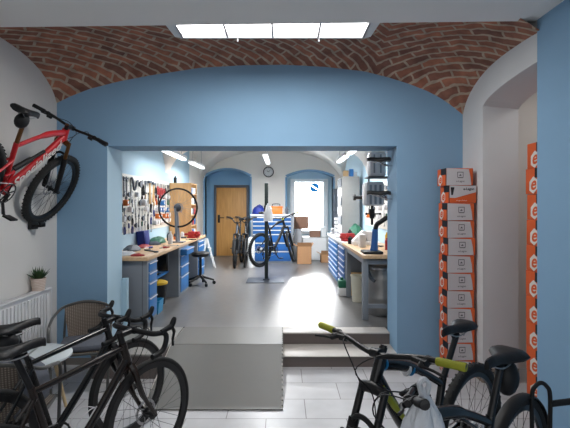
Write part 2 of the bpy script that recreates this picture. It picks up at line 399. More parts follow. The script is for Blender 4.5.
# workshop walls + groin vault
struct('wall_workshop_left', MB().box(XL2-.2, XL2, WB, 10.0, FZ, 3.6), 'blue_wall_light'); struct('wall_workshop_left', MB().box(XL2-.2, XL2, 10.0, DF+.5, FZ, 3.6), 'vault_white')
struct('wall_workshop_right', MB().box(XR2, XR2+.2, WB, DF+.5, FZ, 3.6), 'blue_wall_light')
def vz(X, D):
    c = (XL2+XR2)/2; h = (XR2-XL2)/2; u = min(1, abs(X-c)/h); a = .56+.92*(1-u**2.2)**.5
    v = 0
    for (d0, d1) in ((4.7, 7.95), (8.25, 11.2)):
        if d0 < D < d1:
            w = abs(D-(d0+d1)/2)/((d1-d0)/2); v = .56+.80*(1-w**2.2)**.5
    return CZ+max(a, v)
nx, ny = 80, 110; vs = []; fs = []
for j in range(ny+1):
    D = WB-.02+(DF+.04-WB)*j/ny
    for i in range(nx+1):
        X = XL2-.01+(XR2-XL2+.02)*i/nx; vs.append((X, D, vz(X, D)))
for j in range(ny):
    for i in range(nx): k = j*(nx+1)+i; fs.append((k, k+1, k+nx+2, k+nx+1))
s = MB(); s.add(vs, fs, True); struct('ceiling_workshop', s, 'vault_white')

# end wall with two arched recesses
ops = [(-2.12, -.90, CZ+.77, .19, FZ), (.11, 1.36, CZ+.76, .16, FZ+.56)]
s = MB(); x = XL2-.05
def az(o, X): c = (o[0]+o[1])/2; h = (o[1]-o[0])/2; return o[2]+o[3]*(1-((X-c)/h)**2)
bd = MB()
for o in ops:
    s.box(x, o[0], DF, DF+.3, 0, 3.6)
    if o[4] > FZ+.1: s.box(o[0], o[1], DF, DF+.3, 0, o[4])
    n = 20; c = (o[0]+o[1])/2
    for i in range(n):
        a = o[0]+(o[1]-o[0])*i/n; b = o[0]+(o[1]-o[0])*(i+1)/n
        s.add([(a,DF,az(o,a)),(b,DF,az(o,b)),(b,DF,3.6),(a,DF,3.6)], [(0,1,2,3)])
        bd.add([(a,DF-.004,az(o,a)),(b,DF-.004,az(o,b)),(b,DF+.3,az(o,b)),(a,DF+.3,az(o,a))], [(0,1,2,3)])
        g = 1.08
        a2 = c+(a-c)*g; b2 = c+(b-c)*g
        bd.add([(a,DF-.004,az(o,a)),(b,DF-.004,az(o,b)),(b2,DF-.004,az(o,b)+.05),(a2,DF-.004,az(o,a)+.05)], [(0,1,2,3)])
    for X, sg in ((o[0], -1), (o[1], 1)):
        bd.box(X, X+sg*.05, DF-.004, DF+.3, o[4], az(o, X))
    x = o[1]
s.box(x, XR2+.05, DF, DF+.3, 0, 3.6)
struct('wall_far', s, 'vault_white'); struct('trim_7', bd, 'blue_niche'); MB().box(-2.3, -.6, DF+.3, DF+.36, 0, 3).obj('door_light_block', 'white', None, 'structure')  # unseen box added behind the door to stop outside light leaking in
# door in the left recess
s = MB(); s.box(-2.15, -1.90, DF+.22, DF+.30, FZ, 2.75); s.box(-.95, -.88, DF+.22, DF+.30, FZ, 2.75); s.box(-1.9, -.95, DF+.22, DF+.3, CZ+.55, 2.75); struct('trim_8', s, 'blue_niche')
d = MB(); d.box(-1.90, -1.84, DF+.15, DF+.23, FZ, CZ+.55, bev=.006); d.box(-1.01, -.95, DF+.15, DF+.23, FZ, CZ+.55, bev=.006); d.box(-1.84, -1.01, DF+.15, DF+.23, CZ+.48, CZ+.55, bev=.006)
fr = d.obj('door_1', 'dark_grey', None, 'structure')
l = MB().box(-1.84, -1.01, DF+.18, DF+.22, FZ+.01, CZ+.48, bev=.004).obj('door_leaf', 'doorwood', fr)
h = MB(); h.box(-1.80, -1.74, DF+.165, DF+.18, FZ+.92, FZ+1.14, bev=.004); h.tube([(-1.77, DF+.18, FZ+1.06), (-1.77, DF+.13, FZ+1.06), (-1.62, DF+.125, FZ+1.06)], .01); h.obj('door_handle', 'blackmetal', l)
# window in the right recess
wx0, wx1, wz0, wz1 = .20, 1.24, CZ-.80, CZ+.72
s = MB(); s.box(.05, wx0, DF+.20, DF+.30, ops[1][4]-.05, 2.65); s.box(wx1, 1.42, DF+.20, DF+.30, ops[1][4]-.05, 2.65); s.box(wx0, wx1, DF+.2, DF+.3, wz1, 2.65); s.box(wx0, wx1, DF+.2, DF+.3, ops[1][4]-.05, wz0); struct('trim_9', s, 'blue_wall_light')
s = MB()
for a, b, c, d in ((wx0, wx0+.13, wz0, wz1), (wx1-.13, wx1, wz0, wz1), (wx0+.13, wx1-.13, wz1-.09, wz1), (wx0+.13, wx1-.13, wz0, wz0+.09)):
    s.box(a, b, DF+.14, DF+.22, c, d, bev=.01)
w1 = s.obj('window_1', mat('pale window frame', srgb(214,222,228), .4), None, 'structure')
MB().box(wx0+.12, wx1-.12, DF+.175, DF+.18, wz0+.08, wz1-.08).obj('window_pane', 'glass', w1)
MB().box(.11, 1.36, DF-.03, DF+.2, ops[1][4]-.02, ops[1][4]+.015, bev=.005).obj('window_sill', 'white', w1)
# glowing panels added as a backdrop for the bright outdoors
s = MB(); s.box(-2.5, 4.5, 15.0, 15.1, 0, 2.95); s.box(-2.5, 4.5, 12.1, 15.0, .1, .14); struct('street_glow_backdrop', s, 'outside')
# stickers on the glass
c = W(314.5, 187.5, DF+.17); s = MB(); R = .128
for sg in (1, -1):
    poly = []
    for i in range(13):
        a = PI*i/12; poly.append((R*math.cos(a), R*math.sin(a)))
    cut = .017
    pp = [(u, max(v, cut)) for u, v in poly if v > cut*.8]
    pp = [(math.sqrt(R*R-cut*cut), cut)]+[p for p in pp if p[1] > cut]+[(-math.sqrt(R*R-cut*cut), cut)]
    rr = math.radians(-33)
    pp = [((u*math.cos(rr)-v*sg*math.sin(rr)), (u*math.sin(rr)+v*sg*math.cos(rr))) for u, v in pp]
    s.prism(pp, 0, .003, lambda u,v,w: Vector((c.x+u, c.y-w, c.z+v)))
tag(s.obj('window_sticker', 'sticker_blue'), 'round blue sticker with a slanting white stripe on the bright window', 'sticker')
c2 = W(299.3, 189.3, DF+.17); rr = math.radians(35)
s = MB(); 
for k, (u, ww) in enumerate(((-.05,.03),(-.015,.028),(.02,.03),(.055,.026))):
    s.prism([(u-ww/2,-.012-.006*(k%2)),(u+ww/2,-.012),(u+ww/2,.014),(u-ww/2,.014+.006*(k%2))], 0, .003, lambda a,b,w: Vector((c2.x+a*math.cos(rr)-b*math.sin(rr), c2.y-w, c2.z+a*math.sin(rr)+b*math.cos(rr))))
tag(s.obj('window_sticker', 'print_grey'), 'small slanting grey sticker at upper left of the bright window', 'sticker')
# ---------------------------------------------------------------- lamps
def area(name, loc, rot, sx, sy, e, col=(1,1,1)):
    l = bpy.data.lights.new(name, 'AREA'); l.shape = 'RECTANGLE'; l.size = sx; l.size_y = sy; l.energy = e; l.color = col
    o = bpy.data.objects.new(name, l); COL.objects.link(o); o.location = loc; o.rotation_euler = rot; return o
# big louvre luminaire under the brick vault
lz = CZ+1.40
t = thing('ceiling_luminaire', 'wide white louvred ceiling lamp of four bright panels under the brick vault', 'ceiling lamp', (0,0,lz))
x0, x1, y0, y1 = -.84, .67, 3.26, 3.60
s = MB(); s.box(x0-.02, x1+.02, y1, y1+.02, 0, .10); s.box(x0-.02, x1+.02, y0-.02, y0, 0, .10); s.box(x0-.02, x1+.02, y0-.02, y1+.02, .08, .10)
for X, sg in ((x0, -1), (x1, 1)):
    s.add([(X,y0-.02,0),(X,y1+.02,0),(X+sg*.06,y1-.02,.0),(X+sg*.08,y0-.02,.0),(X,y0-.02,.1),(X,y1+.02,.1),(X+sg*.06,y1-.02,.1),(X+sg*.08,y0-.02,.1)], [(0,1,2,3),(4,5,6,7),(2,3,7,6),(0,1,5,4),(1,2,6,5),(0,3,7,4)])
s.obj('housing', 'white', t)
pw = (x1-x0)/4
for k in range(4):
    a = x0+pw*k; MB().box(a+.008, a+pw-.008, y0, y1, .03, .04).obj('diffuser', 'led', t)
s = MB()
for k in range(5): s.box(x0+pw*k-.008, x0+pw*k+.008, y0, y1, 0, .06)
s.box(x0, x1, y1-.07, y1-.062, .0, .03)
s.obj('louvre', 'light_grey', t)
s = MB(); 
for X in (-.4, .28): s.cyl((X, y1-.1, .1), (X, y1-.1, .36), .008); s.cyl((X+.02, y1+.01, -.03), (X+.02, y1+.01, .03), .007)
s.obj('suspension_rod', 'steel', t)
area('lamp_light', (-.07, 3.4, lz-.03), (0,0,0), 1.45, .30, 34, (1,.98,.95))
# tube lamps in the workshop
def tube_lamp(p0, p1, label, e=26):
    p0 = Vector(p0); p1 = Vector(p1); c = (p0+p1)/2; L = (p1-p0).length; 
    t = thing('tube_lamp', label, 'ceiling lamp', c, math.atan2((p1-p0).y, (p1-p0).x), 'tube lamps of the workshop ceiling')
    MB().box(-L/2-.02, L/2+.02, -.05, .05, .02, .07, bev=.008).obj('housing', 'white', t)
    MB().box(-L/2, L/2, -.042, .042, -.01, .02, bev=.012).obj('diffuser', 'tube_led', t)
    s = MB()
    for k in (-.35, .35): s.cyl((L*k, 0, .07), (L*k, 0, vz(c.x, c.y)-c.z+.02), .006)
    s.obj('suspension_wire', 'steel', t)
    a = area('tube_light', (c.x, c.y, c.z-.04), (0,0,math.atan2((p1-p0).y, (p1-p0).x)), L, .09, e, (.96,.98,1)); return t
zt = CZ+.80
tube_lamp((-1.76, 6.35, zt), (-1.76, 7.65, zt), 'tube lamp over left bench, nearer of the left pair', 13)
tube_lamp((-1.76, 8.2, zt), (-1.76, 9.45, zt), 'tube lamp over left bench, farther of the left pair', 13)
tube_lamp((1.05, 7.1, zt), (1.05, 8.1, zt), 'tube lamp over right bench, farther of the right pair', 17)
tube_lamp((1.05, 5.95, zt), (1.05, 6.8, zt), 'tube lamp over right bench, nearer of the right pair', 17)
tube_lamp((-.33, 7.9, CZ+.91), (-.33, 9.5, CZ+.91), 'single tube lamp in the middle of the vault above the clock', 135)

# ---------------------------------------------------------------- bicycles
def rot_axis(p, d, a): return Matrix.Translation(p) @ Matrix.Rotation(a, 4, d) @ Matrix.Translation(-p)
def wheel(root, c, r, tw, st=None, spoke='spoke', rim='blackmetal', disc=True, ns=28, name='wheel', rimd=.028):
    """axis along y"""
    R = Matrix.Translation(c) @ Matrix.Rotation(PI/2, 4, 'X')
    if st is not None: R = st @ R
    N = 56
    s = MB(); rc = r-tw; s.tube([(rc*math.cos(2*PI*k/N), rc*math.sin(2*PI*k/N), 0) for k in range(N)], tw, 10, closed=True)
    if tw > .02:   # knobs
        for k in range(0, N*1):
            for zz in (-.55, .55):
                a = 2*PI*(k+(.5 if zz > 0 else 0))/N; q = Vector((math.cos(a), math.sin(a), 0)); w = Vector((-q.y, q.x, 0)); z = Vector((0,0,1))
                o = q*(r-tw+tw*.84)+z*zz*tw; h = .006
                vs = [o+w*h*i+z*h*.9*j+q*(.0 if l < 0 else .005) for i in (-1,1) for j in (-1,1) for l in (-1,1)]
                s.add(vs, [(0,1,3,2),(4,6,7,5),(1,5,7,3),(0,2,6,4),(0,4,5,1),(2,3,7,6)])
    s.xf(R); w = s.obj(name, 'rubber', root)
    ri = r-2*tw+.004; pr = [(ri, -.011), (ri, .011), (ri-rimd, .008), (ri-rimd, -.008), (ri, -.011)]
    s = MB(); n = N; vs = []; fs = []
    for k in range(n):
        a = 2*PI*k/n
        for (rr, z) in pr[:4]: vs.append(Vector((rr*math.cos(a), rr*math.sin(a), z)))
    for k in range(n):
        l = (k+1) % n
        for i in range(4): fs.append((k*4+i, k*4+(i+1)%4, l*4+(i+1)%4, l*4+i))
    s.add(vs, fs, True); s.xf(R); s.obj('rim', rim, w)
    s = MB()
    for k in range(ns):
        a = 2*PI*k/ns; sd = 1 if k % 2 else -1; b = a+(1.1 if (k//2) % 2 else -1.1)
        s.tube([Vector((.026*math.cos(b), .026*math.sin(b), sd*.028)), Vector(((ri-rimd)*math.cos(a), (ri-rimd)*math.sin(a), 0))], .0013, 4, caps=False)
    s.xf(R); s.obj('spokes', spoke, w)
    s = MB(); s.lathe([(.01,-.05),(.012,-.035),(.03,-.031),(.03,-.026),(.014,-.02),(.014,.02),(.03,.026),(.03,.031),(.012,.035),(.01,.05)], R, 16); s.obj('hub', 'blackmetal', w)
    if disc:
        s = MB(); N = 24; vs = []; fs = []
        for k in range(N):
            a = 2*PI*k/N
            for rr in (.078, .062):
                for z in (-.036, -.039): vs.append(Vector((rr*math.cos(a), rr*math.sin(a), z)))
        for k in range(N):
            l = (k+1) % N
            for i, j in ((0,1),(1,3),(3,2),(2,0)): fs.append((k*4+i, k*4+j, l*4+j, l*4+i))
        s.add(vs, fs)
        for k in range(6):
            a = PI*k/3; s.tube([Vector((.02*math.cos(a), .02*math.sin(a), -.037)), Vector((.064*math.cos(a+.4), .064*math.sin(a+.4), -.037))], .003, 4)
        s.xf(R); s.obj('brake_disc', 'steel', w)
    return w
def saddle_mb(c, ang=0, L=.275, wd=.074):
    s = MB(); secs = []
    prof = [(-.5,.55,.0),(-.47,.82,.004),(-.38,1.0,.006),(-.25,.92,.003),(-.1,.55,-.004),(.08,.33,-.004),(.28,.24,.0),(.42,.22,.0),(.5,.12,-.006)]
    n = 14; vs = []; fs = []
    for (u, w, z) in prof:
        hw = w*wd; th = .034 if u < 0 else .026
        for k in range(n):
            a = 2*PI*k/n; y = math.cos(a)*hw; zz = math.sin(a)
            zz = zz*.017+z if zz > 0 else zz*th+z
            if u < -.2 and abs(math.cos(a)) < .35 and math.sin(a) > 0: zz -= .006
            vs.append(Vector((u*L+.0, y, zz-.012*abs(math.cos(a))**2)))
    for i in range(len(prof)-1):
        for k in range(n): l = (k+1) % n; fs.append((i*n+k, i*n+l, (i+1)*n+l, (i+1)*n+k))
    fs.append(list(range(n))[::-1]); fs.append([(len(prof)-1)*n+k for k in range(n)])
    s.add(vs, fs, True); s.xf(Matrix.Translation(c) @ Matrix.Rotation(ang, 4, 'Y'))
    return s
def make_bike(name, label, mtx, c, group=None):
    """x forward, y left, z up, origin on the ground under the rear axle"""
    t = thing(name, label, c.get('cat', 'bicycle'), mtx=mtx, group=group)
    V = lambda x, z, y=0: Vector((x, y, z))
    r, tw, wb = c['r'], c['tw'], c['wb']; mt = c['mtb']
    ra = V(0, r); fa = V(wb, r); ha = math.radians(c['ha']); up = Vector((-math.cos(ha), 0, math.sin(ha))); fw = Vector((math.sin(ha), 0, math.cos(ha)))
    base = fa-fw*.045; crown = base+up*c['fl']; hb = base+up*(c['fl']+.025); ht = base+up*(c['fl']+c['hl'])
    bb = V(*c['bb']); sd = V(*c['saddle']); sa = math.radians(c.get('sa', 73.5)); sup = Vector((-math.cos(sa), 0, math.sin(sa)))
    sct = bb+sup*c['stl']; ST = rot_axis(base, up, c.get('steer', 0))
    fm = c['frame']; k = 1.0
    # frame
    f = MB(); tr, dr = (.024, .032) if mt else (.017, .024)
    f.tube([hb-up*.008, ht], c.get('hr', .026 if mt else .022), 14)
    ttj = sct-sup*.03
    if mt: f.tube(crv([ht-up*.035, ht*.55+ttj*.45+V(0,.012), ttj], 5), [tr*1.15]*6+[tr*.8]*5, 12, sx=.8)
    else: f.tube([ht-up*.028, ttj], [tr*1.1, tr*.85], 12)
    f.tube(crv([hb+up*.02, hb*.5+bb*.5-V(0,.012 if mt else 0), bb], 5), [dr]*11, 12, sx=.85)
    f.tube([bb, sct], [.019, .017 if not mt else .02], 12); f.cyl(bb+V(0,0,-.038), bb+V(0,0,.038), .026)
    for y in (-1, 1):
        off = V(0, 0, .045*y if not mt else .055*y); d1 = V(0, 0, .065*y)
        f.tube(crv([bb+V(-.02,0,.02*y), bb*.55+ra*.45+off, ra+d1], 5), [.013]*6+[.010]*5, 8)
        sj = sct-sup*(.06 if not mt else .14)
        f.tube(crv([sj+V(0,0,.012*y), sj*.6+ra*.4+off*.9, ra+d1], 5), [.010]*11, 8)
        f.cyl(ra+V(0,0,.055*y), ra+V(0,0,.072*y), .018)
    fo = f.obj('frame', fm, t)
    if c.get('text'):
        d = (hb-bb).normalized(); mid = hb*.5+bb*.5-V(0,.012)*0; nn = Vector((0,-1,0)); pv = Vector((-d.z, 0, d.x))
        tm = text_mesh(c['text'], c.get('tsize', .085), lambda u, v: mid+d*u+pv*v-Vector((0, dr*.86+.004, 0)), shear=.3, bold=.002)
        tm.obj('lettering', 'print_white', t)
        ds = MB(); ds.tube([bb+d*.08-pv*.018-V(0,0,.008), hb-d*.05-pv*.018-V(0,0,.008)], .019, 10); ds.obj('down_tube_decal', mat('white red decal', srgb(205,190,190), .4), t)
        d2 = (ht-ttj).normalized(); pv2 = Vector((-d2.z,0,d2.x)); m2 = ht*.62+ttj*.38-up*.02
        text_mesh(c['text'], .03, lambda u, v: m2+d2*u+pv2*v-Vector((0, tr*.95, 0)), shear=.2).obj('lettering', 'print_white', t)
    if c.get('accent'):
        d = (hb-bb).normalized(); pv = Vector((-d.z,0,d.x)); q = MB()
        for y in (-1, 1): q.tube([hb-d*.03+V(0,0,y*dr*.62), hb-d*.16+V(0,0,y*dr*.66), hb-d*.34+V(0,0,y*dr*.62)], [.012,.019,.010], 8)
        q.obj('down_tube_decal', 'yellow', t)
        d3 = (ht-up*.035-ttj).normalized()
        for a in (.04, .44):
            p0 = (ht-up*.035).lerp(ttj, a)+V(0,.004+.04*a); MB().tube([p0, p0-d3*.014], .029, 14, sx=.85).obj('frame_ring', 'cyan', t)
        MB().tube([(ht-up*.035).lerp(ttj, .37)+V(0,.016), (ht-up*.035).lerp(ttj, .40)+V(0,.016)], .032, 14, sx=.85).obj('frame_strap', 'white', t)
    if c.get('rack'):
        q = MB()
        for y in (-1, 1): q.tube(crv([sct+V(.0,-.0,.02*y), sct+V(-.06,-.02,.04*y), V(-.1,sct.z-.03,.055*y), V(-.45,sct.z-.03,.055*y)], 4), .011, 8)
        q.tube([V(-.45,sct.z-.03,-.06), V(-.45,sct.z-.03,.06)], .01, 8); q.tube([V(-.1,sct.z-.03,-.05), V(-.1,sct.z-.03,.05)], .01, 8)
        for y in (-1, 1): q.tube([V(-.30,sct.z-.03,.055*y), ra+V(0,.02,.07*y)], .006, 6)
        q.obj('rear_rack', 'black', t)
    # fork
    if not c.get('nofork'):
        s = MB(); lo = MB(); y0 = .062 if mt else .045
        s.cyl(crown, ht+up*.05, .015)
        if mt:
            s.tube([crown+V(0,0,-y0)-up*.01, crown-up*.0+fw*.012+V(0,0,0), crown+V(0,0,y0)-up*.01], [.024,.028,.024], 10)
            for y in (-1, 1):
                s.tube([crown+V(0,0,y*y0)+up*.01, crown-up*.22+V(0,0,y*y0)], .0165, 10)
                lo.tube([crown-up*.15+V(0,0,y*y0), base+V(0,0,y*y0)+up*.03, fa+V(0,0,y*.058)], [.025,.021,.017], 10)
            mid = [crown-up*.17+V(0,0,-y0), crown-up*.14+fw*.03+V(0,0,-y0*.6), crown-up*.13+fw*.035, crown-up*.14+fw*.03+V(0,0,y0*.6), crown-up*.17+V(0,0,y0)]
            lo.tube(crv(mid, 4), .012, 8)
            s.xf(ST); lo.xf(ST); fk = lo.obj('fork', c.get('forkm', 'black'), t); s.obj('stanchion', c.get('stan', 'blackmetal'), fk)
        else:
            for y in (-1, 1):
                s.tube(crv([crown+V(0,0,y*.018)+up*.01, crown-up*.05+V(0,0,y*y0*.9), base*.5+crown*.5+V(0,0,y*y0*1.05), fa+V(0,0,y*.052)], 4), [.022]*4+[.018]*5+[.012]*4, 8)
            s.xf(ST); s.obj('fork', fm, t)
    # wheels
    wheel(t, ra, r, tw, None, c.get('spoke', 'spoke'), name='wheel', rimd=c.get('rimd', .028))
    if not c.get('nofront'): wheel(t, fa, r, tw, ST, c.get('spoke', 'spoke'), name='wheel', rimd=c.get('rimd', .028))
    # stem + bar
    bl = c['bar']; bc = ht+up*c.get('spacer', .035)+Vector((1,0,.12)).normalized()*c['stem']
    s = MB(); s.tube([ht+up*c.get('spacer', .035), bc], .019, 10); s.cyl(ht, ht+up*(c.get('spacer', .035)+.022), .019); s.cyl(bc+V(0,0,-.022), bc+V(0,0,.022), .021); s.xf(ST); s.obj('stem', 'blackmetal', t)
    if mt:
        bh = bl/2; rise = c.get('rise', .03); sweep = .05
        pts = crv([bc+V(-sweep, rise, -bh), bc+V(-sweep*.4, rise*.9, -bh*.55), bc+V(0,0,-.05), bc+V(0,0,.05), bc+V(-sweep*.4, rise*.9, bh*.55), bc+V(-sweep, rise, bh)], 5)
        s = MB(); s.tube(pts, .0125 if not c.get('fatbar') else .016, 10); s.xf(ST); hb_ = s.obj('handlebar', 'blackmetal', t)
        for y in (-1, 1):
            e = bc+V(-sweep, rise, bh*y); i = e.lerp(bc+V(-sweep*.4, rise*.9, bh*.55*y), .36/.45*.36/.4*.9)
            g = MB(); g.tube([e, e.lerp(i, .05), e.lerp(i, .5), e.lerp(i, .95), i], [.016,.018,.0165,.0175,.015], 12); g.xf(ST); g.obj('grip', c.get('gripm', 'black'), hb_)
            p = i.lerp(bc, .12)
            g = MB(); g.cyl(p+V(0,0,-.008), p+V(0,0,.008), .019); g.tube(crv([p, p+V(.03,-.006,-.01*y), p+V(.05,-.012,.0), p+V(.048,-.018,.05*y), p+V(.06,-.022,.10*y)], 4), [.014]*5+[.011]*4+[.006]*8, 8)
            g.tube([p+V(.02,-.004,-.06*y), p+V(.03,-.004,.01*y)], .012, 8)
            g.cyl(p+V(-.01,-.02,-.045*y), p+V(-.005,-.022,-.005*y), .013); g.xf(ST); g.obj('brake_lever', 'black', hb_)
            cb = MB(); cb.tube(crv([p+V(.02,-.004,-.06*y), p+V(.12,.01,-.14*y), bc*.5+ht*.5+V(.16,-.03,-.0), hb+V(.06,-.03,.03*y), crown+V(.05,-.12,.05*y)], 5), .0028, 5); cb.xf(ST); cb.obj('cable', 'black', hb_)
    else:
        bh = bl/2
        s = MB()
        for y in (-1, 1):
            s.tube(crv([bc, bc+V(0,0,y*bh*.6), bc+V(.012,0,y*(bh-.025)), bc+V(.060,-.004,y*bh), bc+V(.075,-.038,y*(bh+.005)), bc+V(.045,-.092,y*(bh+.012)), bc+V(-.01,-.110,y*(bh+.016)), bc+V(-.045,-.112,y*(bh+.018))], 5), .0155, 10)
        s.xf(ST); hb_ = s.obj('handlebar', 'black', t)
        for y in (-1, 1):
            b0 = bc+V(.06,-.002,y*bh)
            g = MB(); g.tube(crv([b0+V(-.02,.008), b0+V(.03,.018), b0+V(.062,.028), b0+V(.088,.072)], 4), [.016]*5+[.0175]*4+[.019,.018,.016,.010], 10, sx=.85)
            g.tube(crv([b0+V(.068,.012), b0+V(.082,-.015), b0+V(.072,-.055), b0+V(.074,-.095)], 4), [.010]*5+[.008]*4+[.007]*4, 8); g.xf(ST); g.obj('brake_lever', 'black', hb_)
        cb = MB()
        for y in (-1, 1): cb.tube(crv([bc+V(.05,0,y*.05), bc+V(.10,-.03,y*.03), hb+V(.06,.0,y*.02), hb+V(-.02,-.05,0)], 5), .0025, 5)
        cb.xf(ST); cb.obj('cable', 'black', hb_)
    if c.get('acc'):
        s = MB(); s.lathe([(.0275,0),(.0275,.016)], ST @ Matrix.Translation(ht) @ Matrix.Rotation(-(PI/2-ha), 4, 'Y'), 16); s.obj('headset_ring', c['acc'], t)
    # seatpost + saddle
    s = MB(); s.tube([sct-sup*.02, V(sd.x, sd.z-.055)], .0155 if not mt else .0165, 10); s.cyl(V(sd.x-.02, sd.z-.05), V(sd.x+.03, sd.z-.05), .012)
    s.obj('seatpost', c.get('postm', 'blackmetal'), t)
    s = saddle_mb(sd, c.get('sang', 0), c.get('sL', .275), c.get('sw', .074)); so = s.obj('saddle', 'saddle', t)
    s = MB()
    for y in (-1, 1): s.tube(crv([sd+V(-.10,-.02,y*.03), sd+V(-.05,-.045,y*.022), sd+V(.03,-.045,y*.022), sd+V(.11,-.018,y*.008)], 4), .0035, 6)
    s.obj('saddle_rail', 'steel', so)
    if c.get('sacc'):
        s = MB(); s.tube(crv([sd+V(-.14,-.012,-.035), sd+V(-.142,-.004,0), sd+V(-.14,-.012,.035)], 4), .007, 6); s.obj('saddle_trim', c['sacc'], so)
    # drivetrain
    s = MB(); R = Matrix.Translation(bb+V(0,0,-.05)) @ Matrix.Rotation(PI/2, 4, 'X'); cr = c.get('cr', .085)
    vs = []; fs = []; N = 48
    for q in range(N):
        a = 2*PI*q/N; ro = cr+(.003 if q % 2 else -.001)
        for rr in (ro, cr-.012):
            for z in (-.0015, .0015): vs.append(R @ Vector((rr*math.cos(a), rr*math.sin(a), z)))
    for q in range(N):
        l = (q+1) % N
        for i, j in ((0,1),(1,3),(3,2),(2,0)): fs.append((q*4+i, q*4+j, l*4+j, l*4+i))
    s.add(vs, fs)
    for q in range(5):
        a = 2*PI*q/5+.3; s.tube([bb+V(0,0,-.05), bb+V((cr-.008)*math.cos(a), (cr-.008)*math.sin(a), -.05)], .006, 6)
    ck = s.obj('chainring', 'blackmetal', t)
    ca = c.get('crank', -1.2)
    for sgn, y in ((1, -1), (-1, 1)):
        e = bb+V(.172*math.cos(ca)*sgn, .172*math.sin(ca)*sgn, y*.082); g = MB(); g.tube([bb+V(0,0,y*.062), bb*.5+e*.5+V(0,0,0), e], [.015,.012,.013], 8); g.obj('crank_arm', 'blackmetal', ck)
        g = MB(); g.cyl(e, e+V(0,0,y*.1), .007); g.box(e.x-.045, e.x+.045, e.y+y*.02, e.y+y*.1, e.z-.008, e.z+.008, bev=.005); g.obj('pedal', 'black', t)
    s = MB(); R = Matrix.Translation(ra+V(0,0,-.03)) @ Matrix.Rotation(PI/2, 4, 'X'); s.lathe([(.02,-.0),(.052,0),(.050,.003),(.044,.006),(.038,.010),(.032,.015),(.026,.02),(.02,.024)], R, 24); s.obj('cassette', 'steel', t)
    s = MB(); y = -.047
    top = [ra+V(0,.045,y), bb+V(0,cr,y)]; s.tube(top, .004, 5)
    j1 = ra+V(.02,-.085,y); j2 = ra+V(.035,-.165,y)
    s.tube([bb+V(0,-cr,y), j2+V(0,-.012)], .004, 5); s.tube(crv([j2+V(0,-.012), j2+V(-.02,.0), j1+V(.012,0), j1+V(0,.012), ra+V(.04,-.02,y), ra+V(-.0,-.045,y)], 3), .004, 5); s.obj('chain', 'steel', t)
    s = MB(); s.tube([ra+V(0,-.02,-.075), ra+V(.0,-.05,-.082), j1, j2], [.01,.014,.011,.009], 8); s.cyl(j1+V(0,0,-.006), j1+V(0,0,.006), .02); s.cyl(j2+V(0,0,-.006), j2+V(0,0,.006), .02); s.obj('derailleur', 'black', t)
    if c.get('shock'):
        a = bb*.35+hb*.65-V(.02,-.035); b = bb+sup*.17+V(.015,0); s = MB(); s.tube([a, b], .014, 10)
        s.tube([a.lerp(b, .4), a.lerp(b, .9)], .022, 12); s.obj('rear_shock', 'black', t)
        s = MB(); 
        for y in (-1, 1): s.tube([b+V(0,.02,y*.035), b+V(-.02,-.08,y*.04), b+V(-.09,-.02,y*.045), b+V(0,.02,y*.035)], .011, 6)
        s.obj('rocker_link', c.get('linkm', 'black'), t)
    s = MB()   # bottle cage
    if c.get('cage'):
        d = (hb-bb).normalized(); pv = Vector((-d.z, 0, d.x)); o = bb+d*.2+pv*.03
        for y in (-1, 1): s.tube(crv([o, o+pv*.03+V(0,0,.038*y), o+pv*.075+V(0,0,.03*y)+d*.02, o+pv*.06+V(0,0,.034*y)+d*.10, o+d*.13+pv*.005], 4), .003, 6)
        s.tube([o-d*.02, o+d*.14], .004, 6); s.obj('bottle_cage', 'light_grey', t)
    if c.get('fender'):
        cc = ra; s = MB(); vs = []; fs = []; n = 20
        for q in range(n+1):
            a = math.radians(15+150*q/n); rr = r+.012
            for yy, dz in ((-.032,-.012),(-.016,0),(.016,0),(.032,-.012)): vs.append(cc+V((rr+dz)*math.cos(a), (rr+dz)*math.sin(a), yy))
        for q in range(n):
            for i in range(3): fs.append((q*4+i, q*4+i+1, q*4+i+5, q*4+i+4))
        s.add(vs, fs, True); s.obj('mudguard', 'black', t)
    return t
def place(fx, fy, heading, wb, z=0, lean=0):
    h = math.radians(heading)
    return Matrix.Translation((fx, fy, z)) @ Matrix.Rotation(h, 4, 'Z') @ Matrix.Rotation(math.radians(lean), 4, 'X') @ Matrix.Translation((-wb, 0, 0))
road = dict(mtb=False, r=.342, tw=.0165, wb=1.0, ha=72, fl=.385, hl=.155, bb=(.41,.272), stl=.525, saddle=(.195,.985), bar=.40, stem=.09, frame='brown', spoke='spokeblack', rimd=.035, cage=True, spacer=.05)
def saddle_bag(name, label, mtx, p, sz=(.13,.05,.05), m='black'):
    s = MB(); s.ball(p, sz[0]/2, sz[1]*.9, sz[2]); s.box(p[0]-.01, p[0]+.012, p[1]-.02, p[1]+.02, p[2], p[2]+sz[2]+.015); s.xf(mtx)
    return tag(s.obj(name, m), label, 'saddle bag')
mA = place(-.835, 2.70, 59.3, 1.0)
make_bike('road_bicycle', 'dark brown drop-bar road bicycle in front of the black one at lower left', mA, dict(road))
mB = place(-1.10, 3.09, 62, 1.0)
make_bike('road_bicycle', 'black drop-bar road bicycle behind the dark brown one at lower left', mB, dict(road, frame='carbon', crank=-.6, spacer=.018, cage=False))
saddle_bag('saddle_bag', 'small black bag strapped under the farther black road saddle at lower left', mB, (.15, 0, .905))
mtb = dict(mtb=True, r=.365, tw=.028, wb=1.15, ha=67, fl=.54, hl=.12, bb=(.43,.33), stl=.42, saddle=(.20,.97), bar=.78, stem=.05, frame='carbon', spoke='spokeblack', spacer=.02, rise=.02)
fw = Vector((-.76,-.65)); bc = Vector((.40,1.90))
mC = place(bc.x+fw.x*.25, bc.y+fw.y*.25, -139.5, 1.15)
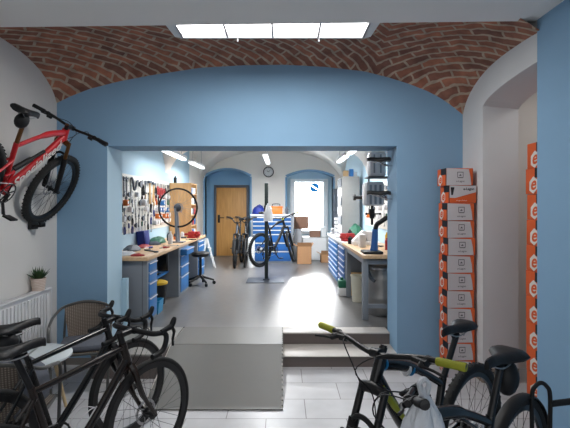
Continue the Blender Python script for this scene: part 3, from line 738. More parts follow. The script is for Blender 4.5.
make_bike('mountain_bicycle', 'black mountain bicycle with olive-green grips and cyan headset ring at lower right', mC, dict(mtb, gripm='grip', acc='cyan', sacc='yellow', saddle=(.17,.98), shock=False, rise=.035, hl=.135, accent=True))
# hanging red bike on the left wall
up = Vector((.47,0,.88)).normalized(); fwd = Vector((0,1,0)); lf = up.cross(fwd)
hub = Vector((-2.18, 4.07, CZ+.145))
mF = Matrix(((fwd.x, lf.x, up.x, 0), (fwd.y, lf.y, up.y, 0), (fwd.z, lf.z, up.z, 0), (0,0,0,1)))
mF = Matrix.Translation(hub) @ mF @ Matrix.Translation((-1.15, 0, -.365))
make_bike('mountain_bicycle', 'red full-suspension mountain bicycle hung by its wheels on the white left wall', mF, dict(mtb, frame='red', bar=.74, stem=.085, text='Specialized', tsize=.125, shock=True, linkm='red', stan='brown_rub', postm='brown_rub', hr=.03, bb=(.44,.33), saddle=(.27,.99), crank=-1.4, tw=.03, cat='bicycle'))
saddle_bag('saddle_bag', 'round black bag strapped under the saddle of the hanging red bicycle', mF, (.25, 0, .905), (.12,.05,.06))
wp = W(40, 226, 4.0); s = MB(); s.box(XL, XL+.03, wp.y-.06, wp.y+.06, wp.z-.03, wp.z+.04, bev=.004); s.box(XL+.02, XL+.11, wp.y-.04, wp.y+.04, wp.z-.01, wp.z+.015, bev=.004); s.box(XL+.09, XL+.11, wp.y-.04, wp.y+.04, wp.z-.01, wp.z+.035, bev=.003)
tag(s.obj('wall_bracket', 'black'), 'small black bracket under the front wheel of the hanging red bicycle', 'bracket')
# bike D, right front
dh = Vector((-.853, -.522)); sdl = Vector((1.0, 1.98))
dh = Vector((-.766,-.643)); mD = place(sdl.x+dh.x*.88, sdl.y+dh.y*.88, -140, 1.08)
make_bike('city_bicycle', 'black bicycle with rear mudguard and broad saddle, nearest at lower right', mD, dict(mtb, wb=1.08, r=.35, tw=.022, fl=.47, hl=.14, ha=70, bb=(.42,.30), stl=.43, saddle=(.20,.955), bar=.56, stem=.06, steer=-1.0, fender=True, sw=.092, sL=.27, crank=-.3))
saddle_bag('saddle_bag', 'tall black bag hanging under the broad saddle at lower right', mD, (.13, 0, .84), (.12,.06,.085))
# ---------------------------------------------------------------- front room things
def armchair(label, loc, rz):
    t = thing('rattan_armchair', label, 'chair', loc, rz); t.scale = (.88,.88,.94)
    s = MB(); s.tube(crv([(.23,.25,.0),(.225,.265,.35),(.20,.28,.60),(.08,.285,.655),(-.10,.275,.69),(-.21,.20,.745),(-.265,0,.775),(-.21,-.20,.745),(-.10,-.275,.69),(.08,-.285,.655),(.20,-.28,.60),(.225,-.265,.35),(.23,-.25,0)], 5), .0135, 8); s.obj('arm_frame', 'tube_chair', t)
    for y in (-1, 1): MB().tube(crv([(-.27,.20*y,0),(-.22,.21*y,.38),(-.235,.19*y,.735)], 5), .012, 8).obj('leg', 'tube_chair', t)
    s = MB(); s.tube(crv([(.22,.24,.38),(0,.26,.38),(-.2,.2,.38),(-.24,0,.38),(-.2,-.2,.38),(0,-.26,.38),(.22,-.24,.38)], 4), .011, 8); s.cyl((.225,-.25,.38), (.225,.25,.38), .011); s.obj('seat_frame', 'tube_chair', t)
    s = MB(); vs = []; fs = []; n = 12; m = 6
    for j in range(m+1):
        z = .39+.375*j/m; hw = .155+.05*j/m
        for i in range(n+1):
            u = i/n*2-1; vs.append((-.262-.0*j+.06*u*u+.03*(1-j/m), hw*u, z-.02*u*u*j/m))
    k = len(vs); vs += [(x-.012, y, z) for x, y, z in vs]
    for j in range(m):
        for i in range(n): a = j*(n+1)+i; fs += [(a,a+1,a+n+2,a+n+1), (a+k,a+n+1+k,a+n+2+k,a+1+k)]
    for i in range(n): fs.append((i,i+k,i+1+k,i+1)); a = m*(n+1)+i; fs.append((a,a+1,a+1+k,a+k))
    s.add(vs, fs, True); s.obj('backrest', 'rattan', t)
    s = MB(); s.prism([(.22,-.235),(.22,.235),(0,.25),(-.19,.19),(-.235,0),(-.19,-.19),(0,-.25)], .375, .39, lambda u,v,w: Vector((u,v,w))); s.obj('seat', 'rattan', t)
    s = MB(); s.box(-.20, .21, -.21, .21, .392, .455, bev=.028); s.obj('cushion', 'cushion', t)
    return t
armchair('woven rattan armchair with grey cushion standing against the blue wall', (-1.815, 3.90, 0), math.radians(-72))
armchair('armchair with grey cushion in front of the low table, behind the road bicycles', (-1.73, 2.70, 0), math.radians(96))
t = thing('side_table', 'low round pale table with wooden legs beside the radiator', 'table', (-1.95, 3.34, 0))
MB().lathe([(.27,.46),(.285,.465),(.285,.48),(.275,.487),(1e-4,.488)], None, 40).obj('table_top', 'tablewhite', t)
for k in range(4):
    a = PI/4+k*PI/2; MB().tube([(.25*math.cos(a), .25*math.sin(a), 0), (.15*math.cos(a), .15*math.sin(a), .46)], [.012,.018], 8).obj('leg', 'legwood', t)
# radiator
t = thing('radiator', 'white ribbed panel radiator on the left wall', 'radiator', (XL, 3.0, .12))
y0, y1, h = -.75, 1.17, .735
s = MB(); s.box(.035, .085, y0+.01, y1-.01, .02, h-.02); 
n = int((y1-y0)/.05)
for k in range(n): y = y0+.03+k*(y1-y0-.06)/n; s.box(.083, .098, y, y+.026, .05, h-.05, bev=.006)
s.obj('panel', 'radiator', t)
s = MB(); s.box(.02, .105, y0, y1, h-.02, h+.0, bev=.006); s.box(.02, .102, y1-.012, y1, 0, h, bev=.004); s.box(.02, .102, y0, y0+.012, 0, h, bev=.004); s.obj('cover', 'radiator', t)
s = MB(); 
for k in range(60): y = y0+.04+k*(y1-y0-.08)/60; s.box(.03, .095, y, y+.006, h+.0, h+.003)
s.obj('grille', 'light_grey', t)
for yy in (y0+.2, y1-.2): MB().box(0, .04, yy-.02, yy+.02, .1, h-.1).obj('bracket', 'light_grey', t)
# plant
t = thing('potted_plant', 'small green succulent in a woven pale pot on the radiator', 'plant', (-2.275, 4.0, .856))
MB().lathe([(.045,0),(.052,.0),(.060,.06),(.066,.115),(.060,.115),(.055,.10),(1e-4,.10)], None, 24).obj('pot', 'pot', t)
MB().lathe([(.058,.098),(.03,.106),(1e-4,.108)], None, 16).obj('soil', 'soil', t)
rng = random.Random(4); s = MB()
for k in range(46):
    a = rng.uniform(0, 2*PI); L = rng.uniform(.07, .15); til = rng.uniform(.15, 1.0)
    d = Vector((math.cos(a)*math.sin(til), math.sin(a)*math.sin(til), math.cos(til))); p = Vector((math.cos(a)*.02, math.sin(a)*.02, .10)); w = d.cross(Vector((0,0,1))).normalized()*.008
    q = p+d*L*.5+Vector((0,0,.0)); e = p+d*L*.95+Vector((0,0,.01-L*.1)); nn = d.cross(w).normalized()*.003
    s.add([p-w*.6, p+w*.6, q-w+nn, q+w+nn, e, q-nn*1.5], [(0,1,3,2), (2,3,4), (0,2,5), (1,5,3), (2,4,5), (3,5,4), (0,5,1)])
s.obj('leaves', 'leaf', t)

# boxes : origin front-left-bottom corner; x right, y back
def carton(name, w, d, h, style):
    t = thing(name, 'carton', 'box')
    MB().box(0, w, 0, d, 0, h-.002, bev=.002).obj('carton_body', 'orange' if style else 'orange', t)
    P = lambda u, v, e=.0: Vector((u, -.0015-e, v))
    S = lambda u, v, e=.0: Vector((-.0015-e, u, v))     # left side, u = depth
    def flat(poly, fn, name, m, e0=0, e1=.001): s = MB(); s.prism(poly, e0, e1, lambda a,b,c: fn(a,b,c)); return s.obj(name, m, t)
    if style == 0:
        flat([(0,.0),(w*.93,.004),(w*.90,h*.5),(w*.84,h*.93),(0,h*.985)], P, 'white_print', 'carton_white')
        cx, cz = w*.52, h*.60; a, b = w*.115, h*.18
        s = MB()
        for x0, x1, z0, z1 in ((-a,a,b*.78,b),(-a*.85,a*.85,-b,-b*.72),(-a,-a*.82,-b*.8,b),(a*.82,a,-b*.8,b)): s.prism([(cx+x0,cz+z0),(cx+x1,cz+z0),(cx+x1,cz+z1),(cx+x0,cz+z1)], .0011, .0018, P)
        s.prism([(cx-a*.5,cz-b*.3),(cx+a*.4,cz-b*.3),(cx+a*.1,cz+b*.3),(cx-.2*a,cz+b*.1)], .0011, .0018, P)
        s.obj('icon_print', 'print_grey', t)
        text_mesh('e-Lagon', h*.15, lambda u, v: P(cx+u, h*.24+v, .0012), bold=.0004).obj('lettering', 'print_grey', t)
    else:
        flat([(0,h*.30),(w*.2,h*.28),(w,h*.62),(w,h*.99),(0,h*.99)], P, 'white_print', 'carton_white')
        flat([(.01,h*.9),(w*.18,h*.9),(w*.12,h*.45),(w*.06,h*.45)], P, 'dark_print', 'carton_black', .0011, .002)
        text_mesh('e-Lagon', h*.2, lambda u, v: P(w*.72+u, h*.80+v, .0012), bold=.001).obj('lettering', 'print_dark', t)
        text_mesh('e-Lagon Motion', h*.1, lambda u, v: P(w*.45+u, h*.14+v, .0005)).obj('lettering', 'print_white', t)
    # left side : dark notch, white hexagon with e
    flat([(0,h*.62),(d*.58,h*.62),(d*.58,h*.99),(0,h*.99)], S, 'dark_print', 'carton_black')
    flat([(0,h*.0),(d*.06,h*.0),(d*.06,h*.62),(0,h*.62)], S, 'dark_print', 'carton_black')
    hx, hz, R = d*.64, h*.34, h*.335
    fn = lambda a, b: (hx-(a*1.0), hz+b+.12*a)      # front of the box is at small depth: text reads left to right seen from the left
    hexa = [fn(R*math.cos(x)*.92, R*math.sin(x)) for x in [PI/6+PI/3*k for k in range(6)]]
    flat(hexa, S, 'logo_plate', 'print_white', .0011, .002)
    text_mesh('e', R*2.1, lambda u, v: S(fn(u*1.15, v+.0)[0], fn(u*1.15, v+.0)[1]+R*.12, .0022), shear=.15, bold=.004).obj('logo_letter', 'orange', t)
    return t
ords = ['topmost','second','third','fourth','fifth','sixth','seventh','eighth','ninth','tenth','eleventh','twelfth']
bx, by, bw, bd_, bh = 1.573, 4.10, .257, .22, .167
rng = random.Random(3)
c0 = carton('carton', bw, bd_, bh-.001, 0); used = False
for i in range(12):
    jx = rng.uniform(-.006,.006); jr = rng.uniform(-.03,.03)
    m = Matrix.Translation((bx+jx+(-.012 if i == 0 else .012 if i == 1 else 0), by+rng.uniform(-.006,.006), bh*(11-i))) @ Matrix.Rotation(jr+(.03 if i < 2 else 0), 4, 'Z')
    if i == 1:
        o = carton('carton', bw, bd_, bh-.001, 1); o.matrix_world = m
        o['label'] = 'carton with orange wedge print, second from the top beside the blue wall'
    else:
        o = c0 if not used else dup(c0); used = True; o.matrix_world = m
        o['label'] = ords[i]+' white and orange carton from the top in the fully visible tall stack'
    o['group'] = 'stack of cartons beside the blue wall'
bh2 = .218; c1 = carton('large_carton', .36, .33, bh2-.001, 0); c1['group'] = 'stack of cartons in the wall opening'
for i in range(9, -1, -1):
    o = c1 if i == 9 else dup(c1)
    o.matrix_world = Matrix.Translation((2.115+rng.uniform(-.008,.008), 3.41, bh2*i)) @ Matrix.Rotation(rng.uniform(-.012,.012), 4, 'Z')
    o['label'] = ords[9-i]+' orange carton from the top in the narrow stack behind the blue pilaster'
# white bag hanging near the handlebars
hp = W(424, 388, 1.42)
t = thing('plastic_bag', 'crumpled white plastic bag hanging from the handlebar at lower right', 'bag', hp)
s = MB(); secs = [(-.0,.006,.004),(-.03,.016,.012),(-.06,.036,.026),(-.10,.062,.04),(-.16,.076,.05),(-.22,.080,.052),(-.27,.064,.046),(-.295,.03,.02)]
vs = []; fs = []; n = 28; rng2 = random.Random(2); ph = [rng2.uniform(0,6) for _ in range(9)]
for (z, a, b) in secs:
    for k in range(n):
        q = 2*PI*k/n; rr = 1+.10*math.sin(5*q+ph[0]+z*9)+.07*math.sin(8*q+ph[1]-z*14)+.05*math.sin(13*q+ph[2]); vs.append((a*rr*math.cos(q), b*rr*math.sin(q), z+.008*math.sin(3*q+ph[3])))
for i in range(len(secs)-1):
    for k in range(n): l = (k+1) % n; fs.append((i*n+k,i*n+l,(i+1)*n+l,(i+1)*n+k))
fs.append(list(range((len(secs)-1)*n, len(secs)*n)))
s.add(vs, fs, True); s.obj('bag_body', 'bag', t)
s = MB(); s.tube(crv([(-.01,0,-.02),(-.016,0,.015),(0,0,.03),(.015,0,.015),(.01,0,-.02)], 5), .007, 6, sx=2); s.obj('bag_handle', 'bag', t)
# tubular stand at lower right
t = thing('bicycle_rack', 'black tubular hoop and rail at the right edge behind the nearest bicycle', 'bicycle rack', (1.284, 2.14, 0))
s = MB(); s.tube(crv([(-.045,0,0),(-.045,0,.50),(-.045,0,.70),(-.028,0,.748),(.0,0,.765),(.028,0,.748),(.045,0,.70),(.045,0,.50),(.045,0,0)], 5), .0105, 10); s.obj('hoop', 'black', t)
s = MB(); s.tube(crv([(.62,.0,0),(.62,.0,.60),(.58,.0,.70),(.48,-.01,.715),(.045,.0,.66)],5), .016, 10); s.obj('rail', 'black', t); s = MB(); s.box(-.12,.72,-.06,.06,0,.012,bev=.004); s.obj('base', 'blackmetal', t)

# ---------------------------------------------------------------- workshop: cabinets and benches
def drawer_cabinet(name, label, x_front, depth, D0, D1, z0, z1, face, hs, body='grey_metal', dm='drawer_blue', open_=None, group=None):
    """face=+1: front looks towards +x (left bench) ; -1: towards -x ; 0: towards the camera (x_front..x_front+depth is the width, D0 the front)"""
    t = thing(name, label, 'cabinet', (x_front, D0, z0), 0, group); H = z1-z0; L = D1-D0; s = MB()
    if face: s.box(0, -face*depth, 0, L, 0, H, bev=.004)
    else: s.box(0, depth, 0, L, 0, H, bev=.004)
    s.obj('cabinet_body', body, t); tot = sum(hs); z = H-.03; av = H-.07
    for i, h in enumerate(hs):
        hh = av*h/tot; out = .10 if open_ == i else .012
        if face:
            d = MB().box(0 if open_ != i else -face*.02, face*out, .045, L-.045, z-hh+.008, z-.004, bev=.003).obj('drawer', dm, t)
            MB().box(face*out, face*(out+.012), .05, L-.05, z-.022, z-.008, bev=.003).obj('drawer_handle', 'light_grey', d)
        else:
            d = MB().box(.05, depth-.05, -out, 0, z-hh+.010, z-.004, bev=.003).obj('drawer', dm, t)
            MB().box(.05, depth-.05, -out-.015, -out, z-.024, z-.006, bev=.003).obj('drawer_handle', 'white', d)
        z -= hh
    return t
BT = CZ-.61; g = 'workbench cabinets'
t = thing('workbench', 'long beech-topped workbench along the tool wall on the left', 'workbench', (0,0,0))
MB().box(XL2, -1.58, 5.02, 8.78, BT-.045, BT, bev=.005).obj('worktop', 'worktop', t)
MB().box(XL2, -1.60, 6.60, 6.64, FZ, BT-.045).obj('side_panel', 'grey_metal', t)
MB().box(XL2, -1.60, 8.72, 8.76, FZ, BT-.045).obj('side_panel', 'grey_metal', t)
MB().box(XL2, -1.75, 5.46, 6.60, FZ+.38, FZ+.40).obj('shelf', 'drawer_blue', t)
drawer_cabinet('drawer_cabinet', 'grey cabinet with tall blue drawers at the near end of left workbench', -1.60, .55, 5.07, 5.46, FZ, BT-.046, 1, [1.5,1.5,2.2,3.2])
drawer_cabinet('drawer_cabinet', 'blue drawer cabinet with its top drawer pulled out, middle of left workbench', -1.60, .55, 6.66, 7.28, FZ, BT-.046, 1, [1.3,2,2,3], open_=0)
drawer_cabinet('drawer_cabinet', 'farthest blue drawer cabinet under the left workbench behind the stool', -1.60, .55, 8.05, 8.70, FZ, BT-.046, 1, [1,1.5,1.5,2,2])
# end panel face of the near cabinet, seam
MB().box(-1.66, -1.655, 5.066, 5.07, FZ, BT-.05).obj('trim_10', 'dark_grey', None, 'structure')

t = thing('workbench', 'grey-legged beech workbench on the right with the drill press', 'workbench', (0,0,0))
MB().box(.965, XR2, 5.22, 7.0, BT-.045, BT, bev=.005).obj('worktop', 'worktop', t)
MB().box(.955, XR2, 7.0, 9.3, BT-.04, BT+.002, bev=.005).obj('worktop', 'white', t)
for (X, D) in ((.975, 5.26), (1.52, 5.26), (.975, 6.60), (1.52, 6.60)):
    MB().box(X, X+.07, D, D+.07, FZ, BT-.045, bev=.004).obj('leg', 'grey_metal', t)
for k, z in enumerate((FZ+.14, BT-.12)):
    MB().box(1.0, 1.56, 5.28, 5.31, z, z+.05).obj('crossbar', 'grey_metal', t)
MB().box(.985, 1.01, 5.3, 6.63, BT-.11, BT-.045).obj('crossbar', 'grey_metal', t)
drawer_cabinet('drawer_cabinet', 'cabinet of seven blue drawers under the right bench, nearer one', .98, .55, 6.78, 7.55, FZ, BT-.05, -1, [1]*7, body='grey_metal', dm='deep_blue')
drawer_cabinet('drawer_cabinet', 'cabinet of seven blue drawers under the right bench, farther one', .98, .55, 7.65, 9.2, FZ, BT-.05, -1, [1]*7, body='grey_metal', dm='drawer_blue')

# stool
t = thing('work_stool', 'low black swivel stool on castors in front of the left workbench', 'stool', (-1.46, 7.6, FZ))
MB().lathe([(1e-4,.50),(.13,.50),(.155,.52),(.16,.555),(.14,.58),(1e-4,.585)], None, 24).obj('seat', 'saddle', t)
MB().cyl((0,0,.14), (0,0,.50), .025).obj('column', 'blackmetal', t)
for k in range(5):
    a = 2*PI*k/5+.3; e = Vector((.24*math.cos(a), .24*math.sin(a), .075))
    l = MB().tube([(0,0,.16), e], [.026,.016], 8).obj('leg', 'blackmetal', t)
    MB().cyl((e.x-.014*math.sin(a), e.y+.014*math.cos(a), .032), (e.x+.014*math.sin(a), e.y-.014*math.cos(a), .032), .030).obj('castor', 'black', l)
# crate, bins, monitor below the left bench
def crate(name, label, loc, w, d, h, m, cat='crate'):
    s = MB(); tk = .006; sl = .015
    s.box(0, w, 0, d, 0, tk); 
    s.prism([(0,0),(w,0),(w+sl,h),(-sl,h)], 0, tk, lambda u,v,k: Vector((u,k,v))); s.prism([(0,0),(w,0),(w+sl,h),(-sl,h)], d-tk, d, lambda u,v,k: Vector((u,k,v)))
    s.prism([(0,0),(0,h),(-sl,h)], 0, d, lambda u,v,k: Vector((u,k,v))); s.prism([(0,0),(tk,0),(tk-sl,h),(-sl,h)], 0, d, lambda u,v,k: Vector((u,k,v))); s.prism([(w-tk,0),(w,0),(w+sl,h),(w-tk+sl,h)], 0, d, lambda u,v,k: Vector((u,k,v)))
    s.box(-sl-.008, w+sl+.008, -.008, d+.008, h-.02, h, bev=.003) if name == 'lidded' else s.box(-sl-.01, w+sl+.01, -.01, 0, h-.02, h)
    s.xf(Matrix.Translation(loc)); return tag(s.obj(name, m), label, cat)
crate('storage_crate', 'open cyan plastic crate on the floor under the left workbench', (-1.80, 5.53, FZ), .19, .22, .17, 'crate_blue')
t = thing('waste_bin', 'black bin with yellow rim under the left workbench', 'bin', (-1.80, 6.15, FZ))
MB().lathe([(1e-4,0),(.11,0),(.14,.30),(.13,.30),(.10,.01),(1e-4,.01)], None, 24).obj('bin_body', 'black', t)
MB().lathe([(.141,.28),(.148,.285),(.148,.31),(.12,.325),(1e-4,.33)], None, 24).obj('bin_lid', 'skin_yel', t)
t = thing('dark_monitor', 'dark flat screen standing on the shelf under the left workbench', 'monitor', (-1.86, 6.25, FZ+.40))
MB().box(-.19, .19, -.012, .012, .05, .30, bev=.006).obj('monitor_case', 'blackmetal', t); MB().box(-.17, .17, -.014, -.012, .07, .28).obj('screen', 'screen', t); MB().box(-.07, .07, -.05, .05, 0, .012).cyl((0,0,.01),(0,0,.08),.015).obj('foot', 'black', t)
s = MB()
rng = random.Random(5)
s = MB(); vs = []
s.prism([(0,0),(.16,0),(.18,.06),(.12,.13),(.05,.10),(-.01,.05)], 0, .16, lambda u,v,k: Vector((-1.90+u, 5.72+k, FZ+.40+v))); tag(s.obj('paper_bundle', 'tan'), 'crumpled tan paper bundle on the shelf under the left workbench', 'paper')
crate('parts_bin', 'small blue bin on the floor beside the farthest left bench cabinet', (-2.05, 7.4, FZ+.0), .18, .4, .34, 'drawer_blue', 'bin')

# ---------------------------------------------------------------- tool walls
def tool_wall(name, label, X, face, D0, D1, z0, z1):
    t = thing(name, label, 'pegboard', (X, D0, z0)); L = D1-D0; H = z1-z0
    MB().box(0, face*.012, 0, L, 0, H, bev=.002).obj('board', mat('off white perforated board', srgb(226,224,216), .6), t)
    s = MB()
    for i in range(int(L/.09)):
        for j in range(int(H/.09)): s.box(face*.012, face*.0125, .04+i*.09, .052+i*.09, .04+j*.09, .052+j*.09)
    s.obj('holes', 'dark_grey', t); return t
LD0, LD1, lz0, lz1 = 5.45, 8.18, CZ-.40, CZ+.43
tool_wall('tool_wall', 'off-white perforated tool wall above the left workbench', XL2, 1, LD0, LD1, lz0, lz1)
tool_wall('tool_wall', 'off-white perforated tool wall above the right workbench', XR2, -1, 5.4, 8.3, CZ-.38, CZ+.36)
# tool kinds: local x out of wall, y along wall, z up, hung from the top (origin top)
def k_wrench(t, m):
    MB().box(.004,.012,-.010,.010,-.20,-.03,bev=.003).obj('shank', m, t)
    s = MB(); s.prism([(-.024,0),(-.012,-.012),(-.012,-.024),(.012,-.024),(.012,-.012),(.024,0),(.026,-.025),(.012,-.048),(-.012,-.048),(-.026,-.025)], .002, .014, lambda u,v,w: Vector((w,u,v))); s.obj('jaw', m, t)
    s = MB(); s.lathe([(.020,-.005),(.020,.005),(.011,.005),(.011,-.005),(.020,-.005)], Matrix.Translation((.008,0,-.21)) @ Matrix.Rotation(PI/2,4,'Y'), 12); s.obj('ring', m, t)
def k_pliers(t, m):
    s = MB(); s.prism([(-.004,0),(-.018,-.035),(-.014,-.06),(.014,-.06),(.018,-.035),(.004,0)], .002, .016, lambda u,v,w: Vector((w,u,v))); s.obj('jaw', 'steel', t)
    for y in (-1,1): MB().tube(crv([(.009,.006*y,-.055),(.009,.03*y,-.10),(.009,.028*y,-.18)],4), .009, 6).obj('handle', m, t)
def k_driver(t, m):
    MB().tube([(.015,0,0),(.015,0,-.02),(.015,0,-.09),(.015,0,-.10)], [.010,.015,.014,.008], 8).obj('handle', m, t); MB().cyl((.015,0,-.10),(.015,0,-.21),.004,None,6).obj('blade', 'steel', t)
def k_hammer(t, m):
    MB().box(.005,.035,-.05,.05,-.03,0,bev=.006).obj('hammer_head', 'dark_grey', t); MB().tube([(.02,0,-.02),(.02,0,-.15),(.02,0,-.26)], [.010,.011,.015], 8).obj('handle', m, t)
def k_hook(t, m):
    s = MB(); s.tube(crv([(.02,-.10,0),(.02,-.06,-.02),(.02,-.03,-.09),(.02,0,-.11),(.02,.03,-.09),(.02,.06,-.02),(.02,.10,0)],5), .012, 8); s.obj('bar', m, t)
def k_spool(t, m):
    s = MB(); s.lathe([(.03,0),(.03,.02),(.045,.02),(.045,.03),(.03,.03)], Matrix.Translation((.0,0,-.05)) @ Matrix.Rotation(PI/2,4,'Y'), 14); s.obj('spool_disc', m, t)
def k_box(t, m):
    MB().box(.0,.07,-.045,.045,-.09,0,bev=.006).obj('tray', m, t); MB().box(.07,.074,-.03,.03,-.06,-.02).obj('tray_label', 'white', t)
kinds = {'wrench': (k_wrench,'steel','steel ring wrench','wrench'), 'blackwrench': (k_wrench,'dark_grey','dark wrench','wrench'), 'pliers': (k_pliers,'redp','red-handled pliers','pliers'), 'blackpliers': (k_pliers,'black','black-handled pliers','pliers'),
 'bluepliers': (k_pliers,'navy','blue-handled pliers','pliers'), 'driver': (k_driver,'navy','blue-handled screwdriver','screwdriver'), 'greendriver': (k_driver,'greenm','green-handled screwdriver','screwdriver'), 'orangedriver': (k_driver,'orangep','orange-handled screwdriver','screwdriver'),
 'hammer': (k_hammer,'plywood','wooden-handled hammer','hammer'), 'spool': (k_spool,'dark_grey','dark round chainring tool','bicycle tool'), 'tray': (k_box,'light_grey','small grey tray','tray'), 'orangetray': (k_box,'orangep','small orange tray','tray'), 'bluetray': (k_box,'drawer_blue','small blue tray','tray'),
 'handlebar': (k_hook,'dark_grey','curved dark handlebar','handlebar')}
nm = {'wrench':'ring_wrench','blackwrench':'ring_wrench','pliers':'pliers','blackpliers':'pliers','bluepliers':'pliers','driver':'screwdriver','greendriver':'screwdriver','orangedriver':'screwdriver','hammer':'hammer','spool':'chainring_tool','tray':'parts_tray','orangetray':'parts_tray','bluetray':'parts_tray','handlebar':'spare_handlebar'}
protos = {}
def hang(kind, X, face, D, z, where, sc_=1.0, tilt=0):
    fn, m, lab, cat = kinds[kind]; M4 = Matrix.Translation((X+face*.013, D, z)) @ Matrix.Rotation(0 if face > 0 else PI, 4, 'Z') @ Matrix.Rotation(tilt, 4, 'X') @ Matrix.Scale(sc_, 4)
    if kind not in protos: t = thing(nm[kind], lab, cat); fn(t, m); protos[kind] = t; o = t
    else: o = dup(protos[kind])
    o.matrix_world = M4; o['label'] = lab+' hanging '+where; o['group'] = lab+'s '+where
rng = random.Random(11)
X = XL2
def at_l(px, py): D = X/((px-283)/F); return D, CZ-(py-205)/F*D
ordn = ['top','second','third','fourth','fifth','lowest']
def fill(side, X, face, D0, D1, ztop, specs):
    for ri, (dz, ks, scl) in enumerate(specs):
        n = len(ks); where = 'in the '+(ordn[ri] if ri < len(specs)-1 else 'lowest')+' row of the '+side+' tool wall'
        for i, k in enumerate(ks):
            if k == '-': continue
            hang(k, X, face, D0+(D1-D0)*(i+.5+rng.uniform(-.15,.15))/n, ztop-dz+rng.uniform(-.012,.012), where, scl*(1.32 if face > 0 else 1.2)*rng.uniform(.9,1.12), rng.uniform(-.12,.12))
fill('left', XL2, 1, LD0+.06, LD1-.06, lz1, [
 (.05, ['blackwrench','wrench','blackwrench','blackwrench','wrench','handlebar','-','spool','blackpliers','blackwrench','hammer','-','hammer','blackpliers','pliers','pliers','pliers','pliers','blackpliers','blackwrench'], 1.0),
 (.24, ['spool','driver','wrench','spool','blackwrench','tray','wrench','blackpliers','hammer','blackwrench','wrench','hammer','pliers','blackpliers','spool','tray','wrench','tray'], .6),
 (.35, ['wrench','blackpliers','orangetray','greendriver','blackwrench','wrench','spool','tray','driver','wrench','blackpliers','blackwrench','orangedriver','spool','bluetray','wrench','blackwrench','greendriver'], .72),
 (.47, ['blackwrench','blackpliers','blackwrench','tray','spool','wrench','blackwrench','wrench','tray','wrench','spool','bluepliers','tray','bluetray','bluetray','tray','bluetray','spool'], .62),
 (.58, ['wrench','tray','driver','spool','blackpliers','wrench','blackwrench','spool','wrench','blackwrench','bluepliers','wrench','orangetray','orangetray','wrench','orangetray','orangetray','tray'], .62),
 (.68, ['tray','bluepliers','bluepliers','driver','bluepliers','spool','wrench','greendriver','wrench','blackpliers','wrench','tray','tray','tray','tray','tray','tray','tray'], .6)])
fill('right', XR2, -1, 5.5, 8.2, CZ+.36, [
 (.04, ['wrench','blackwrench','tray','wrench','spool','wrench','pliers','pliers','pliers','blackpliers','tray','wrench'], .85),
 (.22, ['tray','spool','wrench','spool','blackwrench','wrench','blackpliers','wrench','tray','wrench','blackwrench','spool'], .7),
 (.36, ['wrench','tray','blackwrench','spool','tray','wrench','tray','wrench','spool','wrench','blackpliers','wrench'], .7),
 (.50, ['wrench','tray','blackwrench','spool','greendriver','wrench','tray','wrench','spool','wrench','orangetray','tray'], .7)])
# ---------------------------------------------------------------- on the left bench
c = Vector((-1.71, 7.0, BT))
t = thing('truing_stand', 'grey wheel truing stand on the left workbench', 'truing stand', c)
MB().box(-.13,.11,-.09,.09,0,.02,bev=.005).obj('base', 'grey_metal', t)
for y in (-1,1): MB().tube([(-.0,.05*y,.02),(-.015,.055*y,.25),(-.03,.06*y,.56)], [.026,.022,.016], 8).obj('upright', 'grey_metal', t)
MB().box(-.05,.0,-.065,.065,.10,.15,bev=.006).obj('crosspiece', 'dark_grey', t)
t = thing('rear_wheelset', 'loose black bicycle wheel clamped in the truing stand', 'wheel', (c.x, c.y, 0))
wheel(t, Vector((0,0,CZ-.045)), .325, .0095, None, 'spoke', rimd=.014, name='rim_bead', ns=32)
s = MB(); R = Matrix.Translation((0,-.03,CZ-.045)) @ Matrix.Rotation(PI/2, 4, 'X'); s.lathe([(.02,0),(.062,0),(.060,.004),(.06,.010),(.045,.018),(.02,.03)], R, 28); s.obj('cassette', 'dark_grey', t)
t = thing('wooden_shelf', 'tall open wooden shelf standing at the far end of left workbench', 'shelf', (-2.16, 8.2, BT)); t.scale = (1,1,1)
MB().box(0,.41,0,.018,0,1.03).obj('side_panel', 'plywood', t); MB().box(0,.41,.50,.518,0,1.03).obj('side_panel', 'plywood', t); MB().box(0,.012,.018,.5,0,1.03).obj('back_panel', 'plywood', t)
for k in range(6): MB().box(.012,.41,.018,.50,.0+k*.2024,.018+k*.2024).obj('shelf_board', 'plywood', t)
cols = [('redp','red'),('light_grey','light grey'),('dark_grey','dark grey'),('drawer_blue','blue'),('white','white')]
for k in range(5):
    for j in range(3):
        m, cn = cols[(k*2+j*3) % 5]; s = MB(); s.box(-2.16+.20,-2.16+.40,8.235+j*.15,8.235+j*.15+.12,BT+.0185+k*.2024,BT+.0185+k*.2024+.12,bev=.006); s.box(-2.16+.395,-2.16+.405,8.26+j*.15,8.235+j*.15+.095,BT+.0185+k*.2024+.06,BT+.0185+k*.2024+.09)
        tag(s.obj('parts_box', m), cn+' parts box, '+['nearest','middle','farthest'][j]+' on '+['lowest','second','third','fourth','fifth'][k]+' level of the wooden shelf', 'box', 'parts boxes on the wooden shelf')
s = MB(); s.lathe([(1e-4,0),(.035,0),(.035,.14),(.015,.17),(.015,.20),(1e-4,.20)], Matrix.Translation((-1.76, 6.72, BT)), 16); tag(s.obj('white_bottle', 'white'), 'white bottle standing left of the truing stand', 'bottle')
s = MB(); s.lathe([(1e-4,0),(.03,0),(.032,.10),(.012,.12),(.012,.14),(1e-4,.14)], Matrix.Translation((-2.08, 8.3, BT+1.032)), 12); tag(s.obj('dark_bottle', 'black'), 'small dark bottle on top of the wooden shelf', 'bottle')
